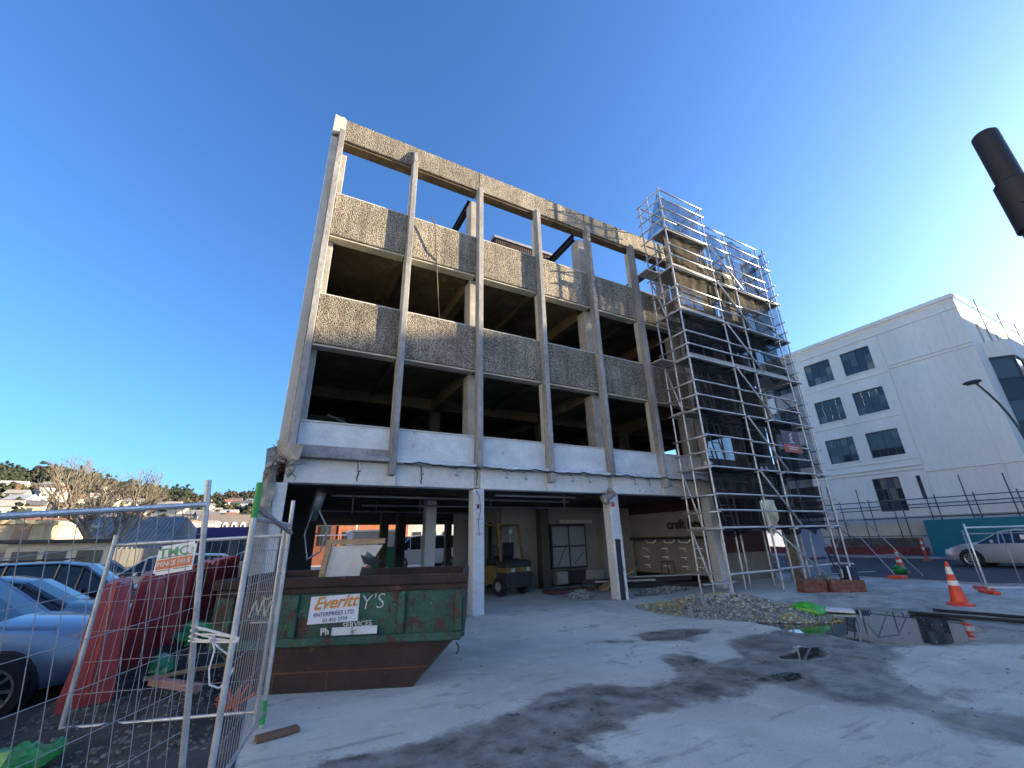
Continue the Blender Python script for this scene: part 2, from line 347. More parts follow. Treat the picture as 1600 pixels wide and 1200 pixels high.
def slab_material():
    M = bpy.data.materials.new('worn concrete slab'); M.use_nodes = True; n = M.node_tree; b = n.nodes['Principled BSDF']
    L = n.links.new
    g = n.nodes.new('ShaderNodeNewGeometry')
    def nzt(sc, det=6, ro=.6, vec=None):
        t = n.nodes.new('ShaderNodeTexNoise'); t.inputs['Scale'].default_value = sc; t.inputs['Detail'].default_value = det; t.inputs['Roughness'].default_value = ro
        L(vec or g.outputs['Position'], t.inputs[0]); return t.outputs[0]
    def mrange(i, a, b_, c=0, d=1):
        t = n.nodes.new('ShaderNodeMapRange'); t.inputs[1].default_value = a; t.inputs[2].default_value = b_; t.inputs[3].default_value = c; t.inputs[4].default_value = d
        L(i, t.inputs[0]); return t.outputs[0]
    def mix(f, a, b_, mode='MIX'):
        t = n.nodes.new('ShaderNodeMix'); t.data_type = 'RGBA'; t.blend_type = mode
        if isinstance(f, float): t.inputs[0].default_value = f
        else: L(f, t.inputs[0])
        for k, q in ((6, a), (7, b_)):
            if isinstance(q, tuple): t.inputs[k].default_value = (*q, 1)
            else: L(q, t.inputs[k])
        return t.outputs[2]
    def math_(op, a, b_):
        t = n.nodes.new('ShaderNodeMath'); t.operation = op
        for k, q in ((0, a), (1, b_)):
            if isinstance(q, (int, float)): t.inputs[k].default_value = q
            else: L(q, t.inputs[k])
        return t.outputs[0]
    base = mix(mrange(nzt(.45, 8, .65), .35, .68), (.53, .53, .48), (.345, .345, .315))
    base = mix(mrange(nzt(2.1, 8, .7), .55, .72), base, (.57, .575, .525))
    base = mix(mrange(nzt(1.3, 10, .75), .57, .66), base, (.26, .25, .23))        # scuffs and stains
    base = mix(mrange(nzt(5.5, 8, .7), .63, .70), base, (.24, .23, .21))
    st = n.nodes.new('ShaderNodeMapping'); st.inputs['Scale'].default_value = (.6, 3.2, 1); st.inputs['Rotation'].default_value = (0, 0, .6); L(g.outputs['Position'], st.inputs[0])
    base = mix(mrange(nzt(1.6, 8, .7, st.outputs[0]), .56, .68), base, (.29, .28, .255))   # dragged streaks
    base = mix(1.0, base, mrange(nzt(60, 3, .6), .3, .7, .84, 1.12), 'MULTIPLY')
    cr = n.nodes.new('ShaderNodeTexVoronoi'); cr.feature = 'DISTANCE_TO_EDGE'; cr.inputs['Scale'].default_value = .28
    wv = n.nodes.new('ShaderNodeVectorMath'); wv.operation = 'MULTIPLY_ADD'; wv.inputs[1].default_value = (.5, .5, 0)
    wn = n.nodes.new('ShaderNodeTexNoise'); wn.inputs['Scale'].default_value = 1.2; wn.inputs['Detail'].default_value = 8; L(g.outputs['Position'], wn.inputs[0])
    L(wn.outputs['Color'], wv.inputs[0]); L(g.outputs['Position'], wv.inputs[2]); L(wv.outputs[0], cr.inputs['Vector'])
    crk = math_('MULTIPLY', mrange(cr.outputs['Distance'], .0008, .003, .75, 0), mrange(nzt(.7), .56, .63))
    base = mix(crk, base, (.16, .15, .14))
    aw = n.nodes.new('ShaderNodeAttribute'); aw.attribute_name = 'wet'
    ap = n.nodes.new('ShaderNodeAttribute'); ap.attribute_name = 'pud'
    edge = math_('MULTIPLY', math_('ADD', math_('SUBTRACT', nzt(4.5, 9, .75), .5), math_('SUBTRACT', nzt(1.4, 9, .7), .5)), 1.25)
    w = mrange(math_('ADD', aw.outputs['Fac'], math_('MULTIPLY', edge, mrange(aw.outputs['Fac'], 0, .12))), .42, .74)
    p = mrange(math_('ADD', ap.outputs['Fac'], math_('MULTIPLY', edge, mrange(ap.outputs['Fac'], 0, .12, 0, .8))), .35, .6)
    w = math_('MULTIPLY', w, mrange(nzt(2.6, 8, .7), .32, .60, .42, 1.0))
    wetc = mix(1.0, base, (.25, .25, .235), 'MULTIPLY')
    wetc = mix(mrange(nzt(1.5, 8, .7), .52, .66), wetc, (.19, .165, .13))          # silt drying on the wet slab
    col = mix(w, base, wetc)
    col = mix(p, col, (.055, .05, .043))
    L(col, b.inputs['Base Color'])
    rg = mrange(w, 0, 1, .88, .38); rg2 = math_('SUBTRACT', rg, math_('MULTIPLY', w, mrange(nzt(1.1, 5), .5, .68, 0, .26)))
    L(math_('MAXIMUM', .015, math_('SUBTRACT', rg2, p)), b.inputs['Roughness'])
    bp = n.nodes.new('ShaderNodeBump'); bp.inputs['Distance'].default_value = .012
    L(math_('MULTIPLY', math_('SUBTRACT', 1.0, p), .45), bp.inputs['Strength'])
    L(math_('ADD', nzt(9, 8, .7), math_('MULTIPLY', crk, -1.0)), bp.inputs['Height']); L(bp.outputs[0], b.inputs['Normal'])
    return M
gm.materials.append(slab_material())
ground = bpy.data.objects.new('ground', gm); COL.objects.link(ground); ground['kind'] = 'structure'
ASPH = mat('asphalt', (.055, .056, .06), .85, var=.2, scale=1.2, bump=.5, bscale=90, spots=[(.9, .62, (.085, .083, .08))])
def sheet(name, x0, x1, y0, y1, z, m_, nx_=1, ny_=1):
    b = MB(); 
    X = [x0+(x1-x0)*i/nx_ for i in range(nx_+1)]; Y = [y0+(y1-y0)*j/ny_ for j in range(ny_+1)]
    for i in range(nx_):
        for j in range(ny_):
            b.quad(*[(a, c, gz(a, c)+z) for a, c in ((X[i], Y[j]), (X[i+1], Y[j]), (X[i+1], Y[j+1]), (X[i], Y[j+1]))])
    o = b.build(name, m_); o['kind'] = 'structure'; return o
sheet('road', 19.6, 33.2, -120, 160, .004, ASPH)
sheet('street', -14, 19.6, 26.2, 38, .004, ASPH, 1, 1).name = 'back_street'
cp = MB()
cx = [-.04, -.5, -.9, -1.4, -1.9, -2.4, -2.9, -3.6, -5, -8, -12, -18.9, -30, -45]
for i in range(len(cx)-1):
    for y0, y1 in ((-30, 2), (2, 9.6), (9.6, 26), (26, 60)):
        a, c = cx[i], cx[i+1]
        if y0 >= 9.5 and a > -.3: a = -.4
        cp.quad((a, y0, gz(a, y0)+.004), (a, y1, gz(a, y1)+.004), (c, y1, gz(c, y1)+.004), (c, y0, gz(c, y0)+.004))
o = cp.build('car_park', ASPH); o['kind'] = 'structure'
KERB = mat('kerb concrete', (.40, .39, .37), .85, var=.2, scale=3, bump=.2)
for xa, xb in ((18.9, 19.25), (33.2, 33.5)):
    o = MB().box(xa, -120, -.05, xb, 160, .12 if xa > 30 else .03).build('kerb', KERB, bevel=.015); o['kind'] = 'structure'
o = MB().box(33.5, -120, -.05, 36.2, 160, .118).build('pavement', mat('pavement', (.3, .3, .29), .9, var=.15, scale=2)); o['kind'] = 'structure'
PAINT = mat('road paint', (.7, .7, .68), .7, var=.2, scale=5, spots=[(8, .6, (.3, .3, .3))])
for (x0, y0, x1, y1) in ((19.9, 10.4, 22.4, 9.9), (26.2, -20, 26.2, -12), (26.2, 16, 26.2, 24)):
    o = MB().bar((x0, y0, .008), (x1, y1, .008), .14, .004).build('road_marking', PAINT); o['kind'] = 'structure'

# ------------------------------------------------------------------ the stripped concrete building
B = empty('concrete_building', (8.5, 9.8, 0), 0, 'stripped grey concrete office building with pebble panels and empty window openings', 'building')
SP = 2.134; FX = [-.08]+[1.996+SP*k for k in range(8)]      # left face of every fin: corner, then eight
YF = 9.79; XE = 17.25; XL = -.27; YB = 24.2
# pebble panels, one per window bay
for k in range(8):
    x0 = FX[k]+(.16 if k else .15); x1 = FX[k+1]
    for z0, z1 in ((5.98, 7.28), (9.06, 10.40)):
        p = MB().box(x0+.004, YF, z0, x1-.004, YF+.20, z1).build('spandrel_panel', PEB, B, True, bevel=.012)
        MB().box(x0+.006, YF+.02, z1, x1-.006, YF+.24, z1+.035).build('coping', PALE, p, True)
        MB().box(x0+.006, YF+.045, z0-.05, x1-.006, YF+.32, z0-.002).build('lintel', CREAM, p, True)
    MB().box(x0+.004, YF+.01, 3.42, x1-.004, YF+.19, 4.10).build('sill_panel', SILL, B, True, bevel=.01)
    MB().box(x0+.006, YF-.01, 4.10, x1-.006, YF+.24, 4.135).build('sill', PALE, B, True)
# parapet panels span two bays
for a, b_ in ((0, 2), (2, 4), (4, 6), (6, 8)):
    x0 = FX[a]+(.07 if a else -.02)+(.004 if a else 0); x1 = FX[b_]+.07 if b_ < 8 else XE
    p = MB().box(x0+.006, YF-.015, 12.30, x1-.006, YF+.30, 13.08).build('parapet_panel', PEB, B, True, bevel=.014)
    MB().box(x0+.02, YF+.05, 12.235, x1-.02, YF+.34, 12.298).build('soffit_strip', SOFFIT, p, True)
# fins
for k in range(9):
    top = 12.95 if k == 1 else (12.50 if k == 0 else 12.296)
    lo = 3.30 if k % 2 == 0 else 3.02
    b = MB().box(FX[k], YF-.21, lo, FX[k]+.145, YF+.05, top-.12 if k != 1 else top-.5)
    if k == 1:   # tapered upper end laid on the parapet
        b = MB().box(FX[k], YF-.21, lo, FX[k]+.145, YF+.05, 12.29)
        b.prism([(YF-.21, 12.29), (YF-.016, 12.29), (YF-.016, 12.86), (YF-.08, 12.8)], 'x', FX[k]+.02, FX[k]+.125)
    else:
        b.prism([(YF-.21, top-.12), (YF+.05, top-.12), (YF+.05, top), (YF-.17, top)], 'x', FX[k]+.001, FX[k]+.144)
    b.build('fin', FIN, B, True, bevel=.012)
# pillars behind the fins (structural ones wide, the others slim)
for k in range(9):
    xc = FX[k]+.08
    for z0, z1 in ((4.14, 5.925), (7.32, 9.005), (10.44, 12.05)):
        if k % 2 == 0:
            if k == 0: xa, xb = -.26, .20
            elif k == 8: xa, xb = xc-.24, XE
            else: xa, xb = xc-.17, xc+.17
            MB().box(xa, YF+.26, z0, xb, YF+.68, z1).build('pillar', CONC, B, True, bevel=.015)
        else:
            MB().box(xc-.055, YF+.055, z0, xc+.055, YF+.24, z1).build('mullion', CREAM, B, True, bevel=.008)
# corner strip and the pale broken block at the top
MB().box(XL, YF+.03, 3.2, FX[0]-.003, YF+.25, 12.35).build('corner_strip', PALE, B, True, bevel=.012)
b = MB(); b.prism([(-.27, 12.36), (-.03, 12.42), (.055, 12.36), (.045, 13.02), (-.02, 13.09), (-.12, 13.06), (-.26, 13.10)], 'y', YF-.06, YF+.3)
b.build('broken_corner_block', CREAM, B, True, bevel=.012)
# floor slabs and ceiling beams
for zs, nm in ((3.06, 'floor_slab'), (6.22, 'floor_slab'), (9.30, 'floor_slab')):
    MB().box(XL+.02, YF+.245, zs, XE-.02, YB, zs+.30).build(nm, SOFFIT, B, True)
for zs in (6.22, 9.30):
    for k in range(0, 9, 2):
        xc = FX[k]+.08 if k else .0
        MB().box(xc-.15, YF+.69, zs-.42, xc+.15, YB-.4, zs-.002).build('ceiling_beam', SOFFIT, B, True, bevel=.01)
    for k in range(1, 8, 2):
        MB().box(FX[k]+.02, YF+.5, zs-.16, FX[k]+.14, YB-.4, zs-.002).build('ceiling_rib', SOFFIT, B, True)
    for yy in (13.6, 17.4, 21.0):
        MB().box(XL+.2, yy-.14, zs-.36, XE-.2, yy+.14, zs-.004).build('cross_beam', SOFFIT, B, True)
for k in range(0, 9, 2):
    xc = FX[k]+.08 if k else .05
    for yy in (13.6, 17.4, 21.0):
        for z0, z1 in ((3.37, 5.78), (6.53, 8.86)):
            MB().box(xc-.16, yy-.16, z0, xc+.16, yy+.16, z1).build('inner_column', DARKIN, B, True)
# side and back walls of the upper floors
MB().box(XL, YF+.26, 3.37, XL+.16, YB, 12.2).build('side_wall', PALE, B, True)
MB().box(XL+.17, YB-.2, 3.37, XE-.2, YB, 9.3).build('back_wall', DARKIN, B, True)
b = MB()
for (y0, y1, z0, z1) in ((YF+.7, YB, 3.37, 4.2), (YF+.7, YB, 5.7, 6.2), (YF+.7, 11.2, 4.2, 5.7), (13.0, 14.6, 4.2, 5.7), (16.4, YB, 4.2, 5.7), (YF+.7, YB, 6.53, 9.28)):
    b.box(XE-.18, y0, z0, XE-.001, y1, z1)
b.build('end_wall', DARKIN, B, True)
# interior odds on the first floor
MB().box(.3, 13.2, 3.37, 1.3, 13.35, 5.2).build('partition', DARKIN, B, True)
tube_obj('conduit', (.75, 12.2, 4.95), (2.6, 10.6, 3.75), .03, PALE, B)
# open top storey: raking steel props, posts
for k in (2, 4, 6):
    xc = FX[k]-.02; zt = 12.32 if k == 2 else 12.5
    b = MB().box(xc-.075, YF+.55, zt-.02, xc+.075, 20.2, zt).box(xc-.075, YF+.55, zt-.26, xc+.075, 20.2, zt-.24).box(xc-.012, YF+.552, zt-.239, xc+.012, 20.198, zt-.021)
    b.build('roof_beam', DSTEEL, B, True)
    MB().box(xc-.07, 20.0, 9.601, xc+.07, 20.15, zt-.262).build('roof_post', DSTEEL, B, True)
tube_obj('roof_pipe', (7.3, 11.4, 9.6), (7.3, 11.4, 12.9), .035, DSTEEL, B)
# ribbed plant room on the top floor
PR = empty('plant_room', (7.0, 13.3, 9.6), 0, 'brown ribbed metal plant room on top of the concrete building', 'plant room')
RIB = mat('brown ribbed cladding', (.12, .075, .06), .6, var=.2, scale=2)
b = MB().box(5.86, 12.0, 9.605, 8.34, 14.6, 12.62); b.build('wall', RIB, PR, True)
b = MB()
for i in range(28): b.box(5.87+i*.089, 11.955, 9.61, 5.87+i*.089+.045, 12.001, 12.61)
b.build('cladding_ribs', RIB, PR, True, kind='stuff')
MB().box(5.76, 11.9, 12.622, 8.44, 14.7, 12.74).build('roof', mat('pale cap flashing', (.42, .43, .44), .5, .4), PR, True, bevel=.01)
# ground floor: white beam, ledge, columns
for a, b_ in ((0, 2), (2, 4), (4, 6), (6, 8)):
    x0 = FX[a]+(.165 if a else .02); x1 = FX[b_]-.005
    bm_ = MB().box(x0, YF+.01, 2.80, x1, YF+.30, 3.30).build('edge_beam', WHITEB, B, True, bevel=.012)
    if a:
        MB().box(FX[a]-.004, YF+.03, 2.82, FX[a]+.164, YF+.28, 3.298).build('beam_joint', CREAM, B, True, bevel=.02)
    xm = FX[a+1]
    MB().box(xm-.02, YF-.07, 2.79, xm+.18, YF+.009, 3.012).build('fin_stub', WHITEB, bm_, True, bevel=.01)
for k in range(8):
    x0 = FX[k]+.162; x1 = FX[k+1]-.002
    LEDM = FIN if k == 0 else SILL
    b = MB(); b.prism([(YF-.16, 3.305), (YF+.2, 3.305), (YF+.2, 3.418), (YF-.02, 3.418), (YF-.16, 3.345)], 'x', x0, x1)
    if k == 0: b = MB().prism([(YF-.2, 3.305), (YF+.2, 3.305), (YF+.2, 3.60), (YF-.005, 3.60), (YF-.02, 3.47), (YF-.2, 3.37)], 'x', x0, x1)
    b.build('ledge', LEDM, B, True, bevel=.006)
GCOL = mat('pale painted column', (.60, .62, .63), .75, var=.12, scale=1.2, bump=.15, spots=[(5, .66, (.4, .36, .3)), (14, .68, (.3, .29, .28))])
def gcol(xa, xb, name='ground_column'):
    c = MB().box(xa, YF, 0, xb, YF+.32, 2.798).build(name, GCOL, B, True, bevel=.015); return c
c2 = gcol(4.11, 4.40); c4 = gcol(8.36, 8.70)
BLK = mat('black column paint', (.02, .02, .022), .6, var=.2, scale=6, spots=[(10, .64, (.45, .45, .44))], sc3=(1, 1, .3))
MB().box(8.42, YF-.005, .004, 8.60, YF-.001, 1.55).build('black_paint', BLK, c4, True)
MB().box(8.605, YF-.007, .004, 8.695, YF-.001, 1.9).build('peeling_strip', mat('peeling white paint', (.66, .66, .64), .7, var=.1, spots=[(13, .56, (.03, .03, .03))], scale=3, sc3=(1, 1, .4)), c4, True)
MB().box(8.40, YF-.006, 2.42, 8.55, YF-.001, 2.56).build('orange_mark', mat('orange spray paint', (.7, .14, .04), .6, var=.1, spots=[(12, .6, (.6, .6, .58))]), c4, True)
for (xx, zz) in [(4.2+i*.06, z_) for z_ in (1.75, 2.08) for i in range(3)]:
    MB().tube((xx, YF-.004, zz), (xx, YF+.003, zz), .012, 8).build('bolt_hole', DSTEEL, c2, True)
for i in range(3): MB().tube((9.6+i*.25, YF+.004, 2.9), (9.6+i*.25, YF+.013, 2.9), .02, 8).build('bolt_hole', DSTEEL, B, True)
c6 = gcol(12.62, 12.94)
def ragged(name, xa, xb, ya, yb, z0, z1, m_, n=14, j=.06, parent=B):
    """a broken column: a prism whose outline wanders from course to course"""
    b = MB(); rings = []
    for i in range(n+1):
        z = z0+(z1-z0)*i/n; r_ = lambda s=1: random.uniform(-j, j)*s
        ring = []
        for (cx_, cy_) in ((xa, ya), ((xa+xb)/2, ya-.01), (xb, ya), (xb, (ya+yb)/2), (xb, yb), ((xa+xb)/2, yb), (xa, yb), (xa, (ya+yb)/2)):
            ring.append((cx_+r_(), cy_+r_(), z+r_(.4)*(0 < i < n)))
        rings.append(ring)
    vs = [p for r_ in rings for p in r_]
    fs = [(i*8+k, i*8+(k+1) % 8, (i+1)*8+(k+1) % 8, (i+1)*8+k) for i in range(n) for k in range(8)]+[tuple(range(8))[::-1], tuple(range(n*8, n*8+8))]
    b.add(vs, fs); return b.build(name, m_, parent, True)
ROUGHC = mat('broken concrete', (.36, .34, .30), .95, var=.25, scale=5, bump=.9, bscale=18, spots=[(6, .6, (.2, .17, .13)), (9, .66, (.55, .54, .5))])
gcol(-.20, .03, 'corner_column'); ragged('broken_corner', -.42, -.19, YF-.05, YF+.4, 0, 3.15, ROUGHC, 16, .035)
ragged('broken_column', 16.9, 17.25, YF-.02, YF+.4, 0, 2.9, ROUGHC, 18, .05)
# torn flashing and rebar where the corner breaks off
b = MB()
for i in range(14):
    p = Vector((random.uniform(-.42, .05), YF-.02+random.uniform(-.1, .05), random.uniform(2.9, 3.5)))
    b.path([p, p+Vector((random.uniform(-.1, .25), random.uniform(-.25, 0), random.uniform(-.2, .12))), p+Vector((random.uniform(-.1, .3), random.uniform(-.3, -.1), random.uniform(-.35, .05)))], .006, 5)
b.build('bent_rebar', RUST, B, True)
b = MB(); b.add([(-.3, YF-.1, 3.62), (.2, YF-.3, 3.52), (.16, YF-.34, 3.2), (-.22, YF-.12, 3.26), (-.05, YF-.21, 3.42)], [(0, 1, 4), (1, 2, 4), (2, 3, 4), (3, 0, 4)])
b.add([(-.45, YF-.02, 3.45), (-.2, YF-.05, 3.55), (-.24, YF-.08, 2.95), (-.42, YF-.05, 3.0)], [(0, 1, 2, 3)])
o = b.build('torn_flashing', mat('dull sheet metal', (.22, .23, .24), .5, .5, var=.2), B, True); sm_ = o.modifiers.new('thick', 'SOLIDIFY'); sm_.thickness = .006
b = MB()
for i in range(9): b.ball((random.uniform(-.35, .12), YF-.18+random.uniform(-.06, .06), random.uniform(2.95, 3.3)), random.uniform(.03, .075), 6, 4, jit=.3)
b.build('concrete_lump', ROUGHC, B, True)
# cable sagging along the ledge, bolts and brackets under it
pts = []
for i in range(60):
    xx = 2.3+i*(12.6-2.3)/59; pts.append((xx, YF-.2+.015*math.sin(i*1.3), 3.285+.025*math.sin(i*.7)-.02*math.sin(i*2.1)))
MB().path(pts, .018, 5).build('ledge_cable', CABLE, B, True)
for xx in (1.35, 2.75, 3.6, 4.95, 5.5, 7.0, 7.6, 9.3, 9.9, 10.8, 11.6):
    b = MB().tube((xx, YF+.0, 3.26), (xx, YF-.14, 3.24), .014, 6).tube((xx, YF-.14, 3.25), (xx+.01, YF-.15, 3.08), .011, 6)
    b.tube((xx-.035, YF-.15, 3.09), (xx+.05, YF-.15, 3.07), .02, 6)
    b.build('hanging_bracket', GALVD, B, True)
for xx in (1.36, 2.78, 4.19):
    pts = [(xx+random.uniform(-.015, .015), YF-.004, 3.27-i*.05) for i in range(9)]
    MB().path(pts, .012, 5).build('dark_crack', mat('crack filler', (.06, .05, .045), .9), B, True)
b = MB().path([(4.18, YF-.01, 2.75), (4.24, YF-.05, 2.6), (4.27, YF-.06, 2.3), (4.22, YF-.05, 2.05), (4.25, YF-.03, 1.7)], .008, 5)
b.build('loose_wire', CABLE, B, True)
MB().box(4.2, YF-.03, 2.33, 4.25, YF-.002, 2.43).build('switch_box', RUST, B, True)
# torn duct end on the second column
b = MB().tube((8.05, YF-.05, 2.62), (8.35, YF-.12, 2.72), .09, 10).tube((8.28, YF-.1, 2.9), (8.5, YF-.12, 2.74), .07, 8)
b.ball((8.15, YF-.1, 2.58), .11, 7, 5, jit=.25)
b.build('torn_duct', mat('dirty foil duct', (.35, .33, .29), .6, .2, var=.3, scale=7), B, True)
# soffit of the ground floor with joists, pipes and hangers
for yy in [10.6+i*.9 for i in range(15)]:
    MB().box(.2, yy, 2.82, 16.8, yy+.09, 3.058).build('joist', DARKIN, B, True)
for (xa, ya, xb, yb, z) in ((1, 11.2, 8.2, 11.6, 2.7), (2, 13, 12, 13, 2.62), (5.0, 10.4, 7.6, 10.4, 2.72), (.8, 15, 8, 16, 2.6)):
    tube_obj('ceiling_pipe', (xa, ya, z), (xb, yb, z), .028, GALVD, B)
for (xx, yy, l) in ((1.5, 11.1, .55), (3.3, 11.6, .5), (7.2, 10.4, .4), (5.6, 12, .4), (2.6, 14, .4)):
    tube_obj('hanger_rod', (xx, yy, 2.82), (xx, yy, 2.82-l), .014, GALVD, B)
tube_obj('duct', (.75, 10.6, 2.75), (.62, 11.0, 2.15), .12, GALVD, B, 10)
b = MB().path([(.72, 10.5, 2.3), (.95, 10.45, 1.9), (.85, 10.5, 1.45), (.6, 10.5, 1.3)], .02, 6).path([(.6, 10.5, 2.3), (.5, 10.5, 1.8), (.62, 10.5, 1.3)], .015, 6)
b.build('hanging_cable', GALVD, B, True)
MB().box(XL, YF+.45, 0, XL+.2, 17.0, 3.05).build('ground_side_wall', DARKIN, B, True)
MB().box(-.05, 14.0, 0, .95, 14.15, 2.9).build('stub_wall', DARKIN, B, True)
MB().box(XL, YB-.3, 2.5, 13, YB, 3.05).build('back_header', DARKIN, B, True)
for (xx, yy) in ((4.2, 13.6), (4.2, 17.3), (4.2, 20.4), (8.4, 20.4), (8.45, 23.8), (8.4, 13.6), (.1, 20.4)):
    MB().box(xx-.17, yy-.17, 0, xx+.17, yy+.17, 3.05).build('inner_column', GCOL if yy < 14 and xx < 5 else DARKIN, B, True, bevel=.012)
BWALL = mat('grey shop wall paint', (.29, .285, .27), .85, var=.12, scale=1.3, spots=[(3, .66, (.28, .26, .24))])
MB().box(7.05, 14.2, .0, 13.3, 14.4, 2.75).build('shop_back_wall', BWALL, B, True)
MB().box(7.0, 14.39, .0, 7.15, 19, 2.75).build('shop_return_wall', BWALL, B, True)
SW = MB().box(13.1, 10.3, .28, 13.3, 14.195, 2.45).build('shop_side_wall', BWALL, B, True)
MB().box(13.12, 10.3, 0, 13.28, 14.195, .278).build('skirting', BLACK, B, True)
MB().box(13.12, 10.3, 2.452, 13.28, 14.195, 3.05).build('wall_head', mat('dark red brown timber', (.08, .025, .02), .8, var=.3, scale=5, sc3=(1, 6, 1)), B, True)
text_obj('lettering', 'craft beer', .46, mat('black sign lettering', (.012, .012, .012), .5), SW,
         Matrix.Translation(-Vector(B.location)) @ frame((13.085, 11.25, 1.98), (0, -1, 0), (0, 0, 1)), .012, weight=.012)
MB().box(17.06, 11.102, 0, 17.24, 16.5, 3.05).build('ground_end_wall', DARKIN, B, True)
REDC = mat('dark red slats', (.10, .02, .017), .7, var=.25, scale=3)
MB().box(13.35, 10.95, 0, 17.22, 11.1, .95).build('bay_wall', mat('beige bay wall', (.30, .265, .21), .9, var=.18, scale=1.5, spots=[(3, .64, (.18, .15, .12))]), B, True)
for i in range(24): MB().box(13.36+i*.16, 10.93, .952, 13.36+i*.16+.135, 11.0, 2.9).build('slat', REDC, B, True)
# ------------------------------------------------------------------ scaffold
SC = empty('scaffold', (14, 9, 0), 0, 'tall galvanised tube scaffold with dark netting against the concrete building', 'scaffold')
SX = [11.1, 13.38, 14.6, 16.7, 17.3]; YFR, YMID, YBK = 8.36, 8.96, 9.40
LIFT = [1.78, 3.52, 5.33, 7.10, 8.88, 10.64, 12.32]
def standard(x, y, z1):
    b = MB().tube((x, y, .02), (x, y, z1), .029, 10)
    z = .35
    while z < z1-.1:
        b.tube((x, y, z-.012), (x, y, z+.012), .042, 8); z += .5
    b.box(x-.07, y-.07, .0, x+.07, y+.07, .018)
    return b.build('standard', GALV, SC, True, smooth=True)
for i, x in enumerate(SX):
    tp = 14.22 if i < 2 else 13.42
    for y in ((YFR, YMID, YBK) if i == 0 else (YFR, YBK)):
        standard(x, y, tp+random.uniform(-.08, .1))
for xx in (12.0, 12.7):                       # short inner uprights under the first deck
    standard(xx, 9.1, 1.9)
standard(15.4, 9.2, 1.9); standard(16.1, 9.2, 1.9)
def tube(n_, p, q, r=.028): return tube_obj(n_, p, q, r, GALV, SC)
def end(p, q, e=.09):
    p, q = Vector(p), Vector(q); d = (q-p).normalized()*e; return p-d, q+d
levels = [.60]
for z in LIFT: levels += [z, z+.47, z+.94]
levels = [z for z in levels]
for z in levels:
    deck = any(abs(z-l) < .01 for l in LIFT)
    tall = z < 13.4
    for i in range(len(SX)-1):
        if i > 1 and z > 13.35: continue
        if z < .7 and i > 2: continue
        dz = random.uniform(-.03, .03) if not deck else 0
        if not (i == 3 and not deck and z > 2):
            tube('ledger', *end((SX[i], YFR-.045, z+dz), (SX[i+1], YFR-.045, z+dz), .1 if z < 1 else .03))
        if deck: tube('ledger', (SX[i], YBK, z-.05), (SX[i+1], YBK, z-.05))
    tube('transom', *end((SX[0]-.045, YFR, z-.03), (SX[0]-.045, YBK, z-.03), .12))
    tube('transom', *end((SX[4]+.045, YFR, z-.03), (SX[4]+.045, YBK, z-.03), .12))
    if deck:
        for x in SX[1:4]: tube('transom', *end((x, YFR, z-.05), (x, YBK, z-.05), .15))
for z in (14.12, 13.72):
    tube('ledger', (SX[0], YFR-.045, z), (SX[1]+.1, YFR-.045, z)); tube('ledger', (SX[0], YBK, z), (SX[1], YBK, z))
    tube('transom', *end((SX[0]-.045, YFR, z-.03), (SX[0]-.045, YBK, z-.03), .1)); tube('transom', (SX[1], YFR, z), (SX[1], YBK, z))
# bracing
for a, z in enumerate(LIFT[:-1]+[.2]):
    z0 = z if z > 1 else .25
    z1 = [l for l in LIFT if l > z0+.2][0]
    tube('brace', (SX[1]+.02, YFR-.09, z1-.05), (SX[2]+.35 if z0 > 1 else SX[2]+1.0, YFR-.09, z0+.05))
    if a % 2 == 0: tube('brace', (SX[0], YMID, z0), (SX[0], YBK, z1))
for a, z in enumerate(LIFT[1:-1]):
    tube('brace', (SX[4]+.07, YFR, z), (SX[4]+.07, YBK, LIFT[a+2]))
    tube('brace', (SX[0]+.5, 8.8, z), (SX[0]+.9, 8.8, LIFT[a+2]-.1), .02)
# decks: separate planks
for z in LIFT:
    for i in range(len(SX)-1):
        if z > 12 and i > 0: continue
        n_ = 4
        for k in range(n_):
            if random.random() < .06: continue
            y = YFR+.13+k*.235
            o = box_obj('plank', ((SX[i]+SX[i+1])/2, y, z+.015+random.uniform(0, .008)), (SX[i+1]-SX[i]+random.uniform(-.02, .16), .225, .04), PLANK, SC, rz=random.uniform(-.006, .006))
    if z > 3:
        box_obj('toe_board', ((SX[0]+SX[3])/2, YFR+.012, z+.10), (SX[3]-SX[0]+.1, .025, .15), PLANK, SC) if z in (LIFT[3],) else None
        box_obj('toe_board', ((SX[0]+SX[1])/2, YFR+.012, z+.09), (SX[1]-SX[0]+.1, .025, .13), PLANK, SC) if z in LIFT[4:6] else None
    # planks that reach out past the left end of the tower, on the inner side
    for k in range(2):
        box_obj('plank', (SX[0]-.25, 9.1+k*.235-.1, z-.0), (.9, .225, .04), PLANK, SC) if z in (LIFT[5], LIFT[3]) else None
# band of red tape on the two left legs
for (y) in (YMID, YBK):
    tube_obj('red_tape', (SX[0], y, 1.30), (SX[0], y, 1.43), .027, mat('red tape', (.6, .05, .03), .6), SC)
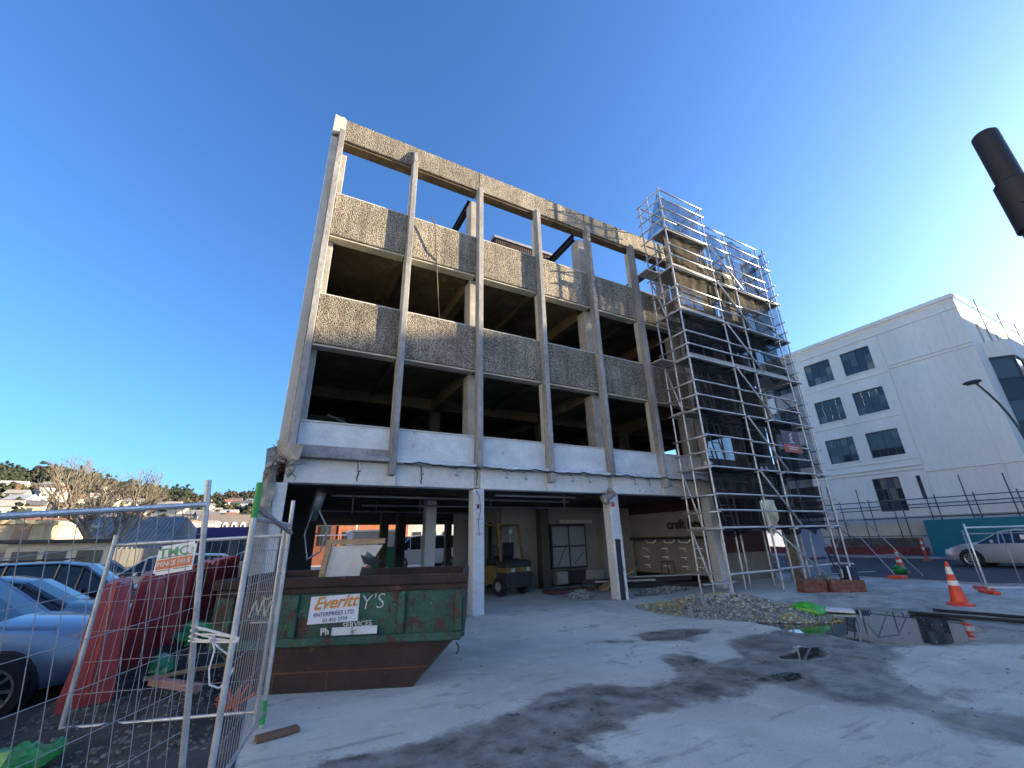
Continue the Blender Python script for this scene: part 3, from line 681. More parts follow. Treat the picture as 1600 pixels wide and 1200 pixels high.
# netting: slack cloth behind the front rails
NETD = net_mat('dark debris netting', (.008, .009, .011), .78)
NETB = net_mat('netting browned by lit facade', (.07, .056, .04), .78)  # brown tone paints in the sunlit facade showing through black netting
NETT = net_mat('thin blue grey netting', (.010, .012, .016), .55)
def cloth(name, x0, x1, z0, z1, y, m_, slack=.06, nx_=22, nz_=14, folds=3, sag=.12, seed=0, hem=.0):
    b = MB(); vs = []; fs = []
    for j in range(nz_+1):
        for i in range(nx_+1):
            u, v = i/nx_, j/nz_
            yy = y+slack*noise.noise((u*folds*2+seed, v*1.5, seed))+.5*slack*noise.noise((u*9+seed, v*4, seed*2))
            zz = z0+(z1-z0)*v - sag*math.sin(math.pi*u)*(v > .98)+hem*math.sin(u*math.pi*folds)*(1-v)**3
            vs.append((x0+(x1-x0)*u, yy, zz))
    for j in range(nz_):
        for i in range(nx_): k = j*(nx_+1)+i; fs.append((k, k+1, k+nx_+2, k+nx_+1))
    b.add(vs, fs); return b.build(name, m_, SC, True, smooth=True)
zb = [1.62]+[l-.06 for l in LIFT[1:]]
for j in range(len(zb)):
    z0 = zb[j]; z1 = zb[j+1]+.12 if j+1 < len(zb) else 14.1
    for i, (xa, xb) in enumerate(((SX[0]+.03, SX[1]), (SX[1], SX[2]+.02), (SX[2], SX[3]-.03))):
        if j == 6 and i > 0: z1 = 13.3
        mm = NETD if j < 4 else (NETB if j < 6 else NETT)
        if j == 5 and i > 0: mm = NETT
        if (j, i) in ((2, 2),): continue
        y = YFR+.10 if j < 5 else YFR+.14
        if i == 2 and j in (1,): xb -= .5
        cloth('netting', xa, xb, z0, z1, y, mm, .10, folds=2+i, seed=j*3+i+.5, hem=-.10)
# side netting at the right end and the thin top triangle on the left
for j in range(1, 7):
    b = MB(); z0, z1 = zb[j], (zb[j+1] if j+1 < len(zb) else 13.3)
    b.quad((SX[4]-.03, YFR+.05, z0), (SX[4]-.03, YBK, z0), (SX[4]-.03, YBK, z1), (SX[4]-.03, YFR+.05, z1)); b.build('side_netting', NETT, SC, True)
b = MB(); b.add([(SX[0]+.03, YFR+.1, 14.1), (SX[0]+.03, YFR+.1, 12.5), (SX[0]+.03, YBK-.1, 12.4)], [(0, 1, 2)]); b.build('side_netting', NETT, SC, True)
# dusty tarpaulin with folds hung from the upper rail
b = MB(); vs = []; fs = []
for j in range(13):
    for i in range(41):
        u, v = i/40, j/12
        vs.append((SX[0]+.25+u*1.75-.15*v*u, 8.72+.09*math.sin(u*42+1.5*v)*(1-.6*v)+.05*noise.noise((u*6, v*3, 2)), 12.62-1.75*v+.12*math.sin(u*9)*(v > .9)-.25*u*(1-v)))
for j in range(12):
    for i in range(40): k = j*41+i; fs.append((k, k+1, k+42, k+41))
b.add(vs, fs); b.build('tarpaulin', mat('brown dusty tarpaulin', (.16, .125, .085), .85, var=.2, scale=3), SC, True, smooth=True)
for k in range(7):
    x = SX[k % 3]+.2+.1*k; z = LIFT[1+k % 4]
    b = MB().ball((x, YFR+.16, z+.10), .14, 9, 6, sq=(1.3, .6, .8), jit=.2)
    b.build('bunched_netting', mat('pale bunched sacking', (.48, .47, .44), .9, var=.2), SC, True, smooth=True)
# ladders between lifts
def ladder(p, q, lab):
    L_ = empty('ladder', p, 0, lab, 'ladder', None)
    p, q = Vector(p), Vector(q); side = Vector((.19, 0, 0))
    for s in (-1, 1): tube_obj('stile', p+side*s, q+side*s, .024, GALV, L_)
    n_ = int((q-p).length/.28)
    for k in range(1, n_): c = p+(q-p)*k/n_; tube_obj('rung', c-side, c+side, .014, GALV, L_)
ladder((12.35, 8.75, 3.56), (12.35, 9.15, 5.9), 'aluminium ladder on the second scaffold deck behind dark netting')
ladder((12.1, 8.75, 1.82), (12.1, 9.1, 4.3), 'aluminium ladder on the lowest scaffold deck behind dark netting')
ladder((12.2, 8.75, 5.37), (12.2, 9.1, 7.9), 'aluminium ladder on the third scaffold deck behind dark netting')
# sign wired to the scaffold
SG = empty('scaffold_sign', (15.55, 8.27, 4.2), 0, 'dark navy sign with white zigzag logo and red foot on the scaffold', 'sign')
b = MB().box(15.06, 8.26, 4.50, 16.08, 8.275, 4.99); b.build('panel', mat('navy sign panel', (.035, .04, .07), .5, var=.1), SG, True)
MB().box(15.06, 8.259, 4.22, 16.08, 8.275, 4.498).build('red_foot', mat('faded red sign', (.45, .09, .07), .5, var=.15), SG, True)
WLET = mat('white lettering', (.8, .8, .8), .5, var=.03)
b = MB()
for (a, c) in (((15.66, 4.91), (15.50, 4.83)), ((15.50, 4.83), (15.64, 4.76)), ((15.64, 4.76), (15.50, 4.69)), ((15.50, 4.69), (15.62, 4.62))):
    b.bar((a[0], 8.255, a[1]), (c[0], 8.255, c[1]), .004, .035, (0, 1, 0)) if False else b.tube((a[0], 8.255, a[1]), (c[0], 8.255, c[1]), .016, 6)
b.build('logo', WLET, SG, True)
b = MB()
for k, (w, z) in enumerate(((.30, 4.565), (.62, 4.40), (.50, 4.33))): b.box(15.57-w/2, 8.253, z, 15.57+w/2, 8.258, z+.022)
b.build('small_print', WLET, SG, True)
# ------------------------------------------------------------------ white building across the road
WALLW = mat('white painted render', (.80, .76, .66), .8, var=.07, scale=.5, bump=.06, bscale=20, spots=[(.8, .68, (.70, .66, .57)), (2.0, .66, (.64, .60, .51))], sc3=(1, 1, .22))
GLASS = glass_mat('dark window glass', (.03, .038, .045), .03)
GLASS2 = glass_mat('grey reflective glass', (.07, .085, .10), .05)
GLASS3 = glass_mat('glass tinted as lit room', (.17, .16, .13), .12)  # lighter warm tint stands in for reflections and lit rooms
STEELF = mat('dark steel window frame', (.06, .065, .07), .5, .3)
WB = empty('white_building', (47, 16, 0), 0, 'large white rendered four storey building across the road', 'building')
WX, WY0, WY1, WT = 36.0, 7.25, 20.9, 15.7
def wall_with_holes(name, X, y0, y1, z0, z1, holes, th, root, m_):
    """wall in the plane x = X facing -X, cut where the windows sit"""
    ycut = sorted({y0, y1, *[h[0] for h in holes], *[h[1] for h in holes]}); zcut = sorted({z0, z1, *[h[2] for h in holes], *[h[3] for h in holes]})
    b = MB()
    for i in range(len(ycut)-1):
        for j in range(len(zcut)-1):
            yc, zc = (ycut[i]+ycut[i+1])/2, (zcut[j]+zcut[j+1])/2
            if any(h[0] < yc < h[1] and h[2] < zc < h[3] for h in holes): continue
            b.box(X, ycut[i], zcut[j], X+th, ycut[i+1], zcut[j+1])
    return b.build(name, m_, root, True)
cols = [(12.23, 14.10), (14.87, 16.74), (17.9, 20.2)]
rows = [(12.47, 14.25), (9.40, 11.12), (6.33, 8.09)]
holes = [(a, b_, c, d) for (a, b_) in cols for (c, d) in rows]
holes += [(13.03, 14.55, 2.78, 4.95), (11.93, 12.16, 3.39, 4.88), (17.9, 20.2, 2.6, 4.9)]
wall_with_holes('wall', WX, WY0, WY1, 0, WT-.25, holes, .35, WB, WALLW)
BLIND = mat('pale blind', (.45, .45, .43), .8)
LAMPW = emit_mat('ceiling strip light', (1, .72, .4), 2.2)
for hi, (a, b_, c, d) in enumerate(holes):
    w = b_-a; nx_ = 4 if w > 1 else 1; nz_ = 3 if w > 1 else 4
    win = MB().box(WX+.10, a, c, WX+.16, b_, c+.06).box(WX+.10, a, d-.06, WX+.16, b_, d).box(WX+.10, a, c+.061, WX+.16, a+.05, d-.061).box(WX+.10, b_-.05, c+.061, WX+.16, b_, d-.061)
    win = win.build('window', STEELF, WB, True)
    for i in range(1, nx_): MB().box(WX+.105, a+w*i/nx_-.018, c+.062, WX+.15, a+w*i/nx_+.018, d-.062).build('muntin', STEELF, win, True)
    for j in range(1, nz_):
        zz = c+(d-c)*j/nz_; MB().box(WX+.112, a+.052, zz-.016, WX+.145, b_-.052, zz+.016).build('muntin', STEELF, win, True)
    for i in range(nx_):
        for j in range(nz_):
            o = MB().box(WX+.128, a+w*i/nx_+.02, c+(d-c)*j/nz_+.018, WX+.136, a+w*(i+1)/nx_-.02, c+(d-c)*(j+1)/nz_-.018)
            o.build('pane', random.choice((GLASS, GLASS, GLASS2) if hi % 3 else (GLASS, GLASS2, GLASS3)), win, True)
    MB().box(WX-.05, a-.08, c-.09, WX+.1, b_+.08, c-.002).build('sill', WALLW, win, True)
for (y0, y1, z, h_, pr_) in ((WY0-.05, WY1, WT-.25, .27, .10), (WY0-.03, WY1, 14.74, .06, .03), (WY0-.02, 11.6, 12.33, .05, .03), (WY0-.02, 11.6, 12.1, .04, .03), (WY0-.02, 11.6, 5.03, .06, .04), (11.62, WY1, 5.5, .08, .06), (11.62, WY1, 5.25, .06, .04),
                       (11.62, WY1, 11.95, .05, .03), (11.62, WY1, 8.9, .05, .03), (11.62, WY1, 5.95, .04, .03)):
    MB().box(WX-pr_*1.8, y0, z, WX-.002, y1, z+h_).build('moulding', WALLW, WB, True, bevel=.01)
for yy in (11.6, 8.15): MB().box(WX-.05, yy-.04, 0, WX-.003, yy+.03, 14.73).build('moulding', WALLW, WB, True, bevel=.008)
# the sunny street side, set round the corner
fx1 = 49.5
b = MB(); tall = [(38.2+i*1.75, 38.75+i*1.75) for i in range(6)]
xc_ = sorted({36.36, fx1, *[q for t in tall for q in t]})
for i in range(len(xc_)-1):
    xm = (xc_[i]+xc_[i+1])/2
    if any(t[0] < xm < t[1] for t in tall): b.box(xc_[i], WY0+.001, 0, xc_[i+1], WY0+.35, 1).box(xc_[i], WY0+.001, 14.1, xc_[i+1], WY0+.35, WT-.25).box(xc_[i], WY0+.001, 10.9, xc_[i+1], WY0+.35, 11.9)
    else: b.box(xc_[i], WY0+.001, 0, xc_[i+1], WY0+.35, WT-.25)
b.build('street_wall', WALLW, WB, True)
for t in tall:
    for (za, zb_) in ((1, 10.9), (11.9, 14.1)):
        w_ = MB().box(t[0], WY0+.14, za, t[0]+.05, WY0+.2, zb_).box(t[1]-.05, WY0+.14, za, t[1], WY0+.2, zb_).build('window', STEELF, WB, True)
        MB().box(t[0]+.052, WY0+.16, za, t[1]-.052, WY0+.17, zb_).build('pane', GLASS, w_, True)
MB().box(36.0, WY0-.12, WT-.25, fx1, WY0-.052, WT+.02).build('moulding', WALLW, WB, True, bevel=.01)
MB().box(36.36, WY0+.36, WT-.6, fx1, WY1, WT-.3).build('roof', CONC, WB, True)
MB().box(36.36, WY1-.3, 0, fx1, WY1, WT-.3).build('rear_wall', WALLW, WB, True)
# glazed bay on the corner
bay = MB().prism([(37.6, WY0-.002), (38.5, WY0-.95), (43.0, WY0-.95), (43.0, WY0-.002)], 'z', 11.55, 12.6).build('bay', WALLW, WB, True, bevel=.02)
MB().prism([(37.6, WY0-.002), (38.5, WY0-.95), (43.0, WY0-.95), (43.0, WY0-.002)], 'z', 2.6, 3.4).build('bay_foot', WALLW, bay, True, bevel=.02)
zz = 3.41
for k in range(6):
    z2 = zz+1.34
    MB().prism([(37.72, WY0-.01), (38.55, WY0-.86), (42.9, WY0-.86), (42.9, WY0-.01)], 'z', zz+.05, z2-.03).build('glass_band', GLASS2 if k % 2 else GLASS, bay, True)
    MB().prism([(37.66, WY0-.008), (38.52, WY0-.9), (42.95, WY0-.9), (42.95, WY0-.008)], 'z', z2-.028, z2+.048).build('transom', STEELF, bay, True); zz = z2
for xx in (38.53, 40, 41.5, 42.9): MB().box(xx-.04, WY0-.91, 3.42, xx+.04, WY0-.861, 11.5).build('mullion', STEELF, bay, True)
for xx, hh in ((39.3, 16.1), (43.5, 16.0), (47, 16.0)): tube_obj('vent_pipe', (xx, WY0-.2, 12.8), (xx, WY0-.2, hh), .035, GALVD, WB)
# low scaffold walkway and hoarding along its foot
LW = empty('walkway_scaffold', (35, 15, 0), 0, 'low dark tube scaffold walkway along the foot of the white building', 'scaffold')
DTUBE = mat('dull grey tube', (.10, .11, .12), .5, .6, var=.2)
for i in range(9):
    y = 6.2+i*1.75
    for x in (34.35, 35.55): tube_obj('standard', (x, y, .1), (x, y, 4.1+random.uniform(-.2, .5) if x < 35 else 3.6), .03, DTUBE, LW)
    tube_obj('transom', (34.2, y, 2.3), (35.8, y, 2.3), .028, DTUBE, LW)
for z in (1.25, 2.28, 2.85, 3.35): 
    for i in range(4): tube_obj('ledger', (34.31, 6.0+i*3.6, z), (34.31, 9.7+i*3.6, z+random.uniform(-.03, .03)), .028, DTUBE, LW)
for i in range(4):
    tube_obj('ledger', (35.6, 6.0+i*3.6, 3.1), (35.6, 9.7+i*3.6, 3.1), .028, DTUBE, LW)
    for k in range(4): box_obj('plank', (34.55+k*.25, 7.9+i*3.7, 2.35), (.23, 3.8, .05), PLANK, LW)
tube_obj('brace', (34.28, 14.5, .3), (34.28, 17.5, 2.3), .028, DTUBE, LW); tube_obj('brace', (34.28, 20, 2.3), (34.28, 17, .3), .028, DTUBE, LW)
HO = empty('teal_hoarding', (34.2, 8, 0), 0, 'flat teal hoarding in front of the white building behind the silver car', 'hoarding')
TEAL = mat('teal hoarding paint', (.0, .16, .19), .6, var=.06, scale=1)
for i in range(6): MB().box(34.12, 11.9-(i+1)*1.21, .12, 34.17, 11.9-i*1.21-.006, 2.12).build('panel', TEAL, HO, True)
MB().box(34.175, 4.7, .5, 34.24, 11.85, .6).box(34.175, 4.7, 1.6, 34.24, 11.85, 1.7).build('rail', TIMB, HO, True)
b = MB().box(34.6, 12.4, .12, 34.66, 17.5, 1.15).build('timber_hoarding', mat('dark timber hoarding', (.15, .13, .11), .85, var=.25, scale=2), None)
finish(b, 'low dark timber boarding under the walkway scaffold beside the teal hoarding', 'hoarding')
NM = MB()
for i in range(8):
    NM.quad((34.0+random.uniform(-.05, .05), 12.0+i*1.2, .15), (34.0, 13.2+i*1.2, .15), (33.97, 13.2+i*1.2, .62+random.uniform(-.1, .1)), (34.03, 12.0+i*1.2, .6))
o = NM.build('safety_netting', mat('dark red safety netting', (.26, .05, .04), .8, var=.3, scale=6), None); finish(o, 'sagging dark red safety netting along the far kerb', 'netting')
# street lamp
SL = empty('street_lamp', (27.5, 5.28, 0), 0, 'dark street lamp with a long curved arm before the white building', 'street lamp')
LMET = mat('dark lamp paint', (.05, .053, .058), .5, .3)
b = MB().tube((27.5, 5.28, 0), (27.5, 5.28, 5.0), .085, 12, .06); b.build('pole', LMET, SL, True, smooth=True)
pts = [(27.5, 5.28, 4.98), (27.49, 5.33, 5.6), (27.47, 5.43, 6.2), (27.44, 5.56, 6.75), (27.40, 5.72, 7.25), (27.36, 5.88, 7.65), (27.34, 5.97, 7.86)]
MB().path(pts, .045, 8).build('arm', LMET, SL, True, smooth=True)
b = MB(); b.ball((27.3, 6.05, 7.9), .3, 10, 6, sq=(.42, 1.15, .33)); b.build('lamp_head', LMET, SL, True, smooth=True)
MB().box(27.22, 5.85, 7.795, 27.38, 6.25, 7.81).build('lens', GLASS2, SL, True)
# thick post close on the right
PO = empty('steel_post', (8.95, .74, 0), 0, 'thick dark brown steel post rising past the right edge', 'post')
PM = mat('dark brown post paint', (.02, .015, .013), .55, .1, var=.25, scale=3, spots=[(7, .68, (.07, .035, .02))])
MB().lathe([(.0, 7.42), (.12, 7.42), (.148, 7.39), (.15, 7.36), (.15, 0), (.0, 0)], (8.95, .74, 0), n=28).build('shaft', PM, PO, True, smooth=True)
MB().lathe([(.152, 6.45), (.19, 6.42), (.19, 5.6), (.152, 5.57)], (8.95, .74, 0), n=28).build('collar', PM, PO, True, smooth=True)
MB().tube((8.78, .70, 5.98), (8.73, .69, 5.98), .035, 8).build('bolt', DSTEEL, PO, True)
# unseen buildings across the road, added and sized to cast the yard's shade
def block(name, x0, x1, y0, y1, h, lab, m_):
    r_ = empty(name, ((x0+x1)/2, (y0+y1)/2, 0), 0, lab, 'building')
    MB().box(x0, y0, 0, x1, y1, h).build('wall', m_, r_, True)
    MB().box(x0-.2, y0-.2, h, x1+.2, y1+.2, h+.4).build('roof', CONC, r_, True)
    n_ = int((y1-y0)/4)
    for i in range(n_):
        for j in range(int(h/3.6)):
            yy = y0+1.2+i*4; zz_ = 1.2+j*3.5
            w_ = MB().box(x0-.04, yy, zz_, x0-.005, yy+1.8, zz_+1.7).build('window', STEELF, r_, True)
            MB().box(x0-.06, yy+.08, zz_+.08, x0-.042, yy+1.72, zz_+1.62).build('pane', GLASS, w_, True)
block('added_shade_brick_building', 62, 80, -70, -4, 21.5, 'tall unseen brick building added across the road to shade the yard', mat('red brown brick', (.25, .12, .08), .9, var=.2, scale=2))
block('added_shade_stone_building', 62, 78, -3.9, 1.0, 18.4, 'pale unseen stone building added at far right to shade the white building', mat('pale stone', (.40, .37, .31), .9, var=.15, scale=1.5))

# unseen sunlit terraces, added beyond the car park to bounce light into the yard
for (nm, y0, y1, h, lab, c_) in (('added_white_bounce_terrace', -52, -14, 16.5, 'long white rendered terrace added unseen behind the photographer to bounce sunlight', (.68, .69, .66)), ('added_cream_bounce_terrace', -13.5, 22, 16.0, 'cream rendered terrace added unseen left of the photographer to bounce sunlight', (.68, .67, .62))):
    TM = mat(nm+' render', c_, .85, var=.06, scale=.6); zz0 = gz(-27, 0)
    r_ = empty(nm, (-32, (y0+y1)/2, zz0), 0, lab, 'building')
    MB().box(-40, y0, zz0, -25, y1, h).build('wall', TM, r_, True); MB().box(-40.2, y0-.2, h, -24.8, y1+.2, h+.4).build('roof', CONC, r_, True)
    for i in range(int((y1-y0)/4.5)):
        for j in range(4):
            yy = y0+1.4+i*4.5; zq = 1.5+j*3.8
            w_ = MB().box(-24.996, yy, zq, -24.95, yy+1.3, zq+1.7).build('window', STEELF, r_, True); MB().box(-24.948, yy+.07, zq+.07, -24.93, yy+1.23, zq+1.63).build('pane', GLASS2, w_, True)

# ------------------------------------------------------------------ vehicles
TYRE = mat('tyre rubber', (.018, .018, .019), .8, var=.15, scale=12)
ALLOY = mat('alloy wheel', (.45, .46, .47), .3, .8, var=.1)
CGLASS = glass_mat('car glass', (.012, .016, .02), .03)
def chrome(): return mat('chrome trim', (.6, .6, .62), .15, 1.0, var=.03)
LAMPC = mat('clear lamp lens', (.55, .58, .6), .12, .2, var=.05, scale=10)
REDL = mat('red lamp lens', (.35, .01, .01), .15, var=.05)
def car(name, loc, rz, paint, lab, kind='sedan', group=None, sc=1.0, parts=True):
    """+x is forward; body lofted from stations (x, sill, belt, top, half width at sill/belt/top)"""
    r_ = empty(name, loc, rz, lab, 'car', group)
    T = {'sedan': [(-2.25, .45, .70, .76, .62, .70, .55), (-2.15, .25, .86, .92, .78, .80, .64), (-1.75, .20, .94, 1.03, .86, .86, .66), (-1.25, .19, .95, 1.28, .88, .87, .62), (-.75, .18, .94, 1.42, .89, .88, .58), (.05, .18, .93, 1.46, .89, .88, .57), (.45, .18, .92, 1.38, .89, .88, .58), (1.1, .19, .90, .99, .88, .86, .66), (1.7, .20, .82, .89, .87, .83, .62), (2.1, .24, .70, .78, .80, .74, .54), (2.3, .38, .58, .64, .60, .58, .44)],
         'suv': [(-2.3, .50, .90, 1.20, .70, .78, .62), (-2.22, .34, 1.02, 1.50, .84, .86, .64), (-1.9, .30, 1.05, 1.66, .91, .90, .64), (-.9, .28, 1.04, 1.72, .92, .91, .64), (.0, .28, 1.03, 1.72, .92, .91, .64), (.45, .28, 1.02, 1.64, .92, .91, .65), (1.15, .29, 1.02, 1.10, .92, .90, .72), (1.8, .32, .95, 1.03, .91, .87, .68), (2.18, .36, .82, .92, .84, .80, .60), (2.35, .45, .66, .74, .66, .62, .48)],
         'van': [(-2.6, .40, 1.15, 1.85, .82, .88, .74), (-2.52, .30, 1.18, 1.98, .92, .93, .78), (-1.2, .26, 1.18, 2.02, .95, .94, .80), (.4, .26, 1.16, 2.02, .95, .94, .80), (1.1, .26, 1.14, 1.95, .95, .94, .78), (1.85, .28, 1.10, 1.18, .94, .92, .78), (2.35, .34, .92, 1.02, .88, .84, .68), (2.5, .46, .70, .80, .70, .68, .56)]}[kind]
    rings = []
    for (x, zs, zb_, zt, a, b_, c) in T:
        zm = zs+(zb_-zs)*.55
        half = [(a*.92, zs), (a, zs+.10), (max(a, b_)*1.015, zm), (b_, zb_), (c+.03, zt-.05), (c*.82, zt-.008), (0, zt+.012)]
        full = [(x, -y, z) for y, z in half]+[(x, y, z) for y, z in half[-2::-1]]
        rings.append([Vector(p)*sc for p in full])
    n_ = len(rings[0]); body = MB(); glass = MB()
    vs = [p for q in rings for p in q]
    roofmax = max(t[3] for t in T)
    bf, gl = [], []
    for i in range(len(rings)-1):
        lo = min(T[i][3], T[i+1][3]); hi_ = max(T[i][3], T[i+1][3])
        for k in range(n_-1):
            f_ = (i*n_+k, i*n_+k+1, (i+1)*n_+k+1, (i+1)*n_+k)
            side = k in (3, n_-5)
            topf = k in (4, 5, n_-7, n_-6)
            cabin = T[i][3]-T[i][2] > .3 or T[i+1][3]-T[i+1][2] > .3
            slope = hi_-lo > .22
            if (side and cabin and hi_ > roofmax-.5) or (topf and slope and cabin): gl.append(f_)
            else: bf.append(f_)
    bf += [tuple(range(n_)), tuple(range((len(rings)-1)*n_, len(rings)*n_))[::-1]]
    body.add(vs, bf).build('body', paint, r_, smooth=True)
    def offset(fs):
        b = MB()
        for f_ in fs:
            c = sum((vs[i] for i in f_), Vector())/4; nr = (vs[f_[1]]-vs[f_[0]]).cross(vs[f_[3]]-vs[f_[0]]).normalized()
            if nr.dot(c-Vector((0, 0, .7*sc))) < 0: nr = -nr
            b.add([c+(vs[i]-c)*.93 for i in f_], [(0, 1, 2, 3)])
            b.add([vs[i]-nr*.004 for i in f_], [(0, 1, 2, 3)])
        return b
    b = MB()
    for f_ in gl: b.add([vs[i] for i in f_], [(0, 1, 2, 3)])
    b.build('glazing', CGLASS, r_, smooth=True)
    pil = MB()
    for f_ in gl:
        for a, c in ((0, 3), (1, 2)):
            pass
    for i, t in enumerate(T):                       # pillars and roof rails drawn along the glass edges
        if t[3] > roofmax-.30:
            for k in (3, n_-5): pil.tube(vs[i*n_+k], vs[i*n_+k+1], .028*sc, 5)
    for i in range(len(T)-1):
        for k in (4, n_-5):
            if min(T[i][3], T[i+1][3]) > .95 or abs(T[i][3]-T[i+1][3]) > .2: pil.tube(vs[i*n_+k], vs[(i+1)*n_+k], .026*sc, 5)
    pil.build('pillar_trim', paint, r_, smooth=True, kind='stuff')
    wr = (.33 if kind == 'sedan' else .37)*sc; fxw = (1.42 if kind != 'van' else 1.62)*sc; rxw = (-1.35 if kind != 'van' else -1.5)*sc; hw = (.89 if kind == 'sedan' else .93)*sc
    for wx in (fxw, rxw):
        for s in (-1, 1):
            yo = s*(hw-.10*sc)
            MB().lathe([(0, s*.005), (wr*1.16, s*.005), (wr*1.16, s*.115*sc), (wr*1.09, s*.13*sc), (0, s*.128*sc)], (wx, yo-s*.02, wr*1.02), 'y', 24).build('wheel_arch', BLACK, r_)
            w_ = MB().lathe([(wr*.66, s*.02), (wr*.97, s*.02), (wr, s*.05), (wr, s*.14), (wr*.95, s*.165), (wr*.68, s*.155)], (wx, yo, wr), 'y', 24).build('wheel', TYRE, r_, smooth=True)
            rb = MB().lathe([(0, s*.146), (wr*.16, s*.15), (wr*.17, s*.13), (0, s*.10)], (wx, yo, wr), 'y', 10)
            rb.lathe([(wr*.60, s*.15), (wr*.68, s*.16), (wr*.68, s*.10), (wr*.6, s*.10)], (wx, yo, wr), 'y', 24)
            for k in range(10):
                t = 2*math.pi*k/10+.1*(k % 2); rb.bar((wx+math.cos(t)*wr*.12, yo+s*.14, wr+math.sin(t)*wr*.12), (wx+math.cos(t)*wr*.64, yo+s*.148, wr+math.sin(t)*wr*.64), .035*sc, .02, (0, 1, 0))
            rb.build('rim', ALLOY, w_)
    fr = T[-1]; rr = T[0]
    for s in (-1, 1):
        b = MB().ball(((fr[0]-.16)*sc, s*(fr[4]-.04)*sc, (fr[2]+.05)*sc), .15*sc, 8, 5, sq=(1.25, .9, .5)); b.build('headlight', LAMPC, r_, smooth=True)
        b = MB().ball(((rr[0]+.05)*sc, s*(rr[4]+.02)*sc, (rr[2]-.02)*sc), .12*sc, 8, 5, sq=(.6, 1, .9)); b.build('tail_light', REDL, r_, smooth=True)
        xm = .62*sc if kind != 'van' else 1.25*sc
        b = MB().ball((xm, s*(hw+.10*sc), (T[5][2]+.06)*sc), .11*sc, 8, 5, sq=(.6, 1, .75)); b.build('mirror', paint, r_, smooth=True)
        if parts:
            b = MB().box(-.35*sc, s*(hw*1.0), .78*sc, -.17*sc, s*(hw*1.0+.02), .81*sc); b.build('door_handle', paint, r_)
    b = MB()
    for k in range(4): b.box((fr[0]-.02)*sc, -fr[4]*.62*sc, (fr[1]+.06+k*.055)*sc, (fr[0]+.022)*sc, fr[4]*.62*sc, (fr[1]+.075+k*.055)*sc)
    b.build('grille', chrome() if kind == 'suv' else STEELF, r_)
    MB().box((fr[0]+.024)*sc, -.25*sc, (fr[1]-.06)*sc, (fr[0]+.034)*sc, .25*sc, (fr[1]+.045)*sc).build('number_plate', WLET, r_)
    if kind == 'suv':
        for s in (-1, 1): MB().tube((-1.7*sc, s*.60*sc, 1.76*sc), (.1*sc, s*.60*sc, 1.78*sc), .02*sc, 6).build('roof_rail', STEELF, r_)
    return r_
def paint(name, c, metal=.35): return mat(name, c, .28, metal, var=.04, scale=2, coat=.6)
car('silver_car', (28.1, 6.75, 0), R(90), paint('silver car paint', (.42, .45, .49)), 'silver saloon car on the road in front of the teal hoarding', 'sedan', sc=1.05)
o = MB().box(27.19, 6.1, 1.13, 27.2, 6.55, 1.3).build('window_notice', WLET, None); finish(o, 'small white notice stuck in the silver car side window', 'notice')
cars_g = 'cars parked beside the red barriers'
car('blue_suv', (-4.2, 9.3, gz(-4.2, 9)+.0), R(-3), paint('steel blue car paint', (.17, .24, .34)), 'steel blue suv nosed up to the red barriers', 'suv', cars_g)
car('dark_hatchback', (-4.85, 6.35, gz(-4.3, 9)), R(-6), paint('charcoal car paint', (.03, .033, .038)), 'charcoal car at the left edge with a chrome grille', 'suv', cars_g)
car('black_saloon', (-4.5, 12.4, gz(-4.5, 9)), R(0), paint('navy black car paint', (.018, .022, .035)), 'black saloon parked just behind the blue suv', 'sedan', cars_g, 1.05)
car('black_suv', (-4.6, 15.6, gz(-4.6, 9)), R(2), paint('black car paint', (.012, .013, .015)), 'black suv with roof rails, third car from the front', 'suv', cars_g)
car('white_wagon', (-3.7, 21.5, gz(-3.7, 9)), R(185), paint('white car paint', (.62, .63, .63), .1), 'white wagon parked far behind the fence sign', 'suv', cars_g)
car('grey_suv', (-8.4, 33, gz(-8.4, 9)), R(10), paint('pale blue grey car paint', (.33, .38, .43)), 'pale grey car parked by the bare tree trunk', 'suv', cars_g)
car('teal_van', (-.9, 26.5, gz(-.9, 9)), R(172), paint('silver grey paint', (.32, .34, .36)), 'silver car beyond the last red barrier beside the building', 'sedan', cars_g).name = 'silver_hatchback'
# ------------------------------------------------------------------ fence panels on the left
WIRE = mat('fence wire', (.36, .37, .38), .5, .4, var=.15, scale=20)
def wpt(a, b_, t, z): return Vector(a).lerp(Vector(b_), t)+Vector((0, 0, z))
def fence_panel(lab, P0, P1, h, lean=(0, 0), rail=1.9, low=.12, ext=.17, rr=.021, step=.115, hstep=.26, group=None, foot0=True):
    """posts at P0 and P1 (feet); lean moves the tops"""
    P0, P1 = Vector(P0), Vector(P1); up_ = Vector((lean[0], lean[1], h)); U = up_/h
    r_ = empty('mesh_fence', (P0+P1)/2, 0, lab, 'fence', group)
    o = Vector(r_.location)
    for P in (P0, P1):
        MB().tube(P, P+U*(rail+ext), rr, 12).build('post', GALV, r_, True, smooth=True)
    for z in (rail, low):
        MB().tube(P0+U*z, P1+U*z, rr*.95 if z > 1 else rr*.7, 10).build('rail', GALV, r_, True, smooth=True)
    b = MB(); L_ = (P1-P0).length; n_ = int(L_/step)
    for k in range(1, n_):
        q = P0.lerp(P1, k/n_); j1, j2 = random.uniform(-.004, .004), random.uniform(-.004, .004)
        dv = (P1-P0).normalized(); mid = q+U*((rail+low)/2)+dv*j1
        b.tube(q+U*low, mid, .0026, 5, cap=False).tube(mid, q+U*rail+dv*j2, .0026, 5, cap=False)
    z = low+hstep
    while z < rail-.05:
        b.tube(P0+U*z, P1+U*(z), .0026, 5, cap=False); z += hstep
    b.build('wire_mesh', WIRE, r_, True)
    return r_, U
dn = Vector((.69, .72, .12)).normalized()
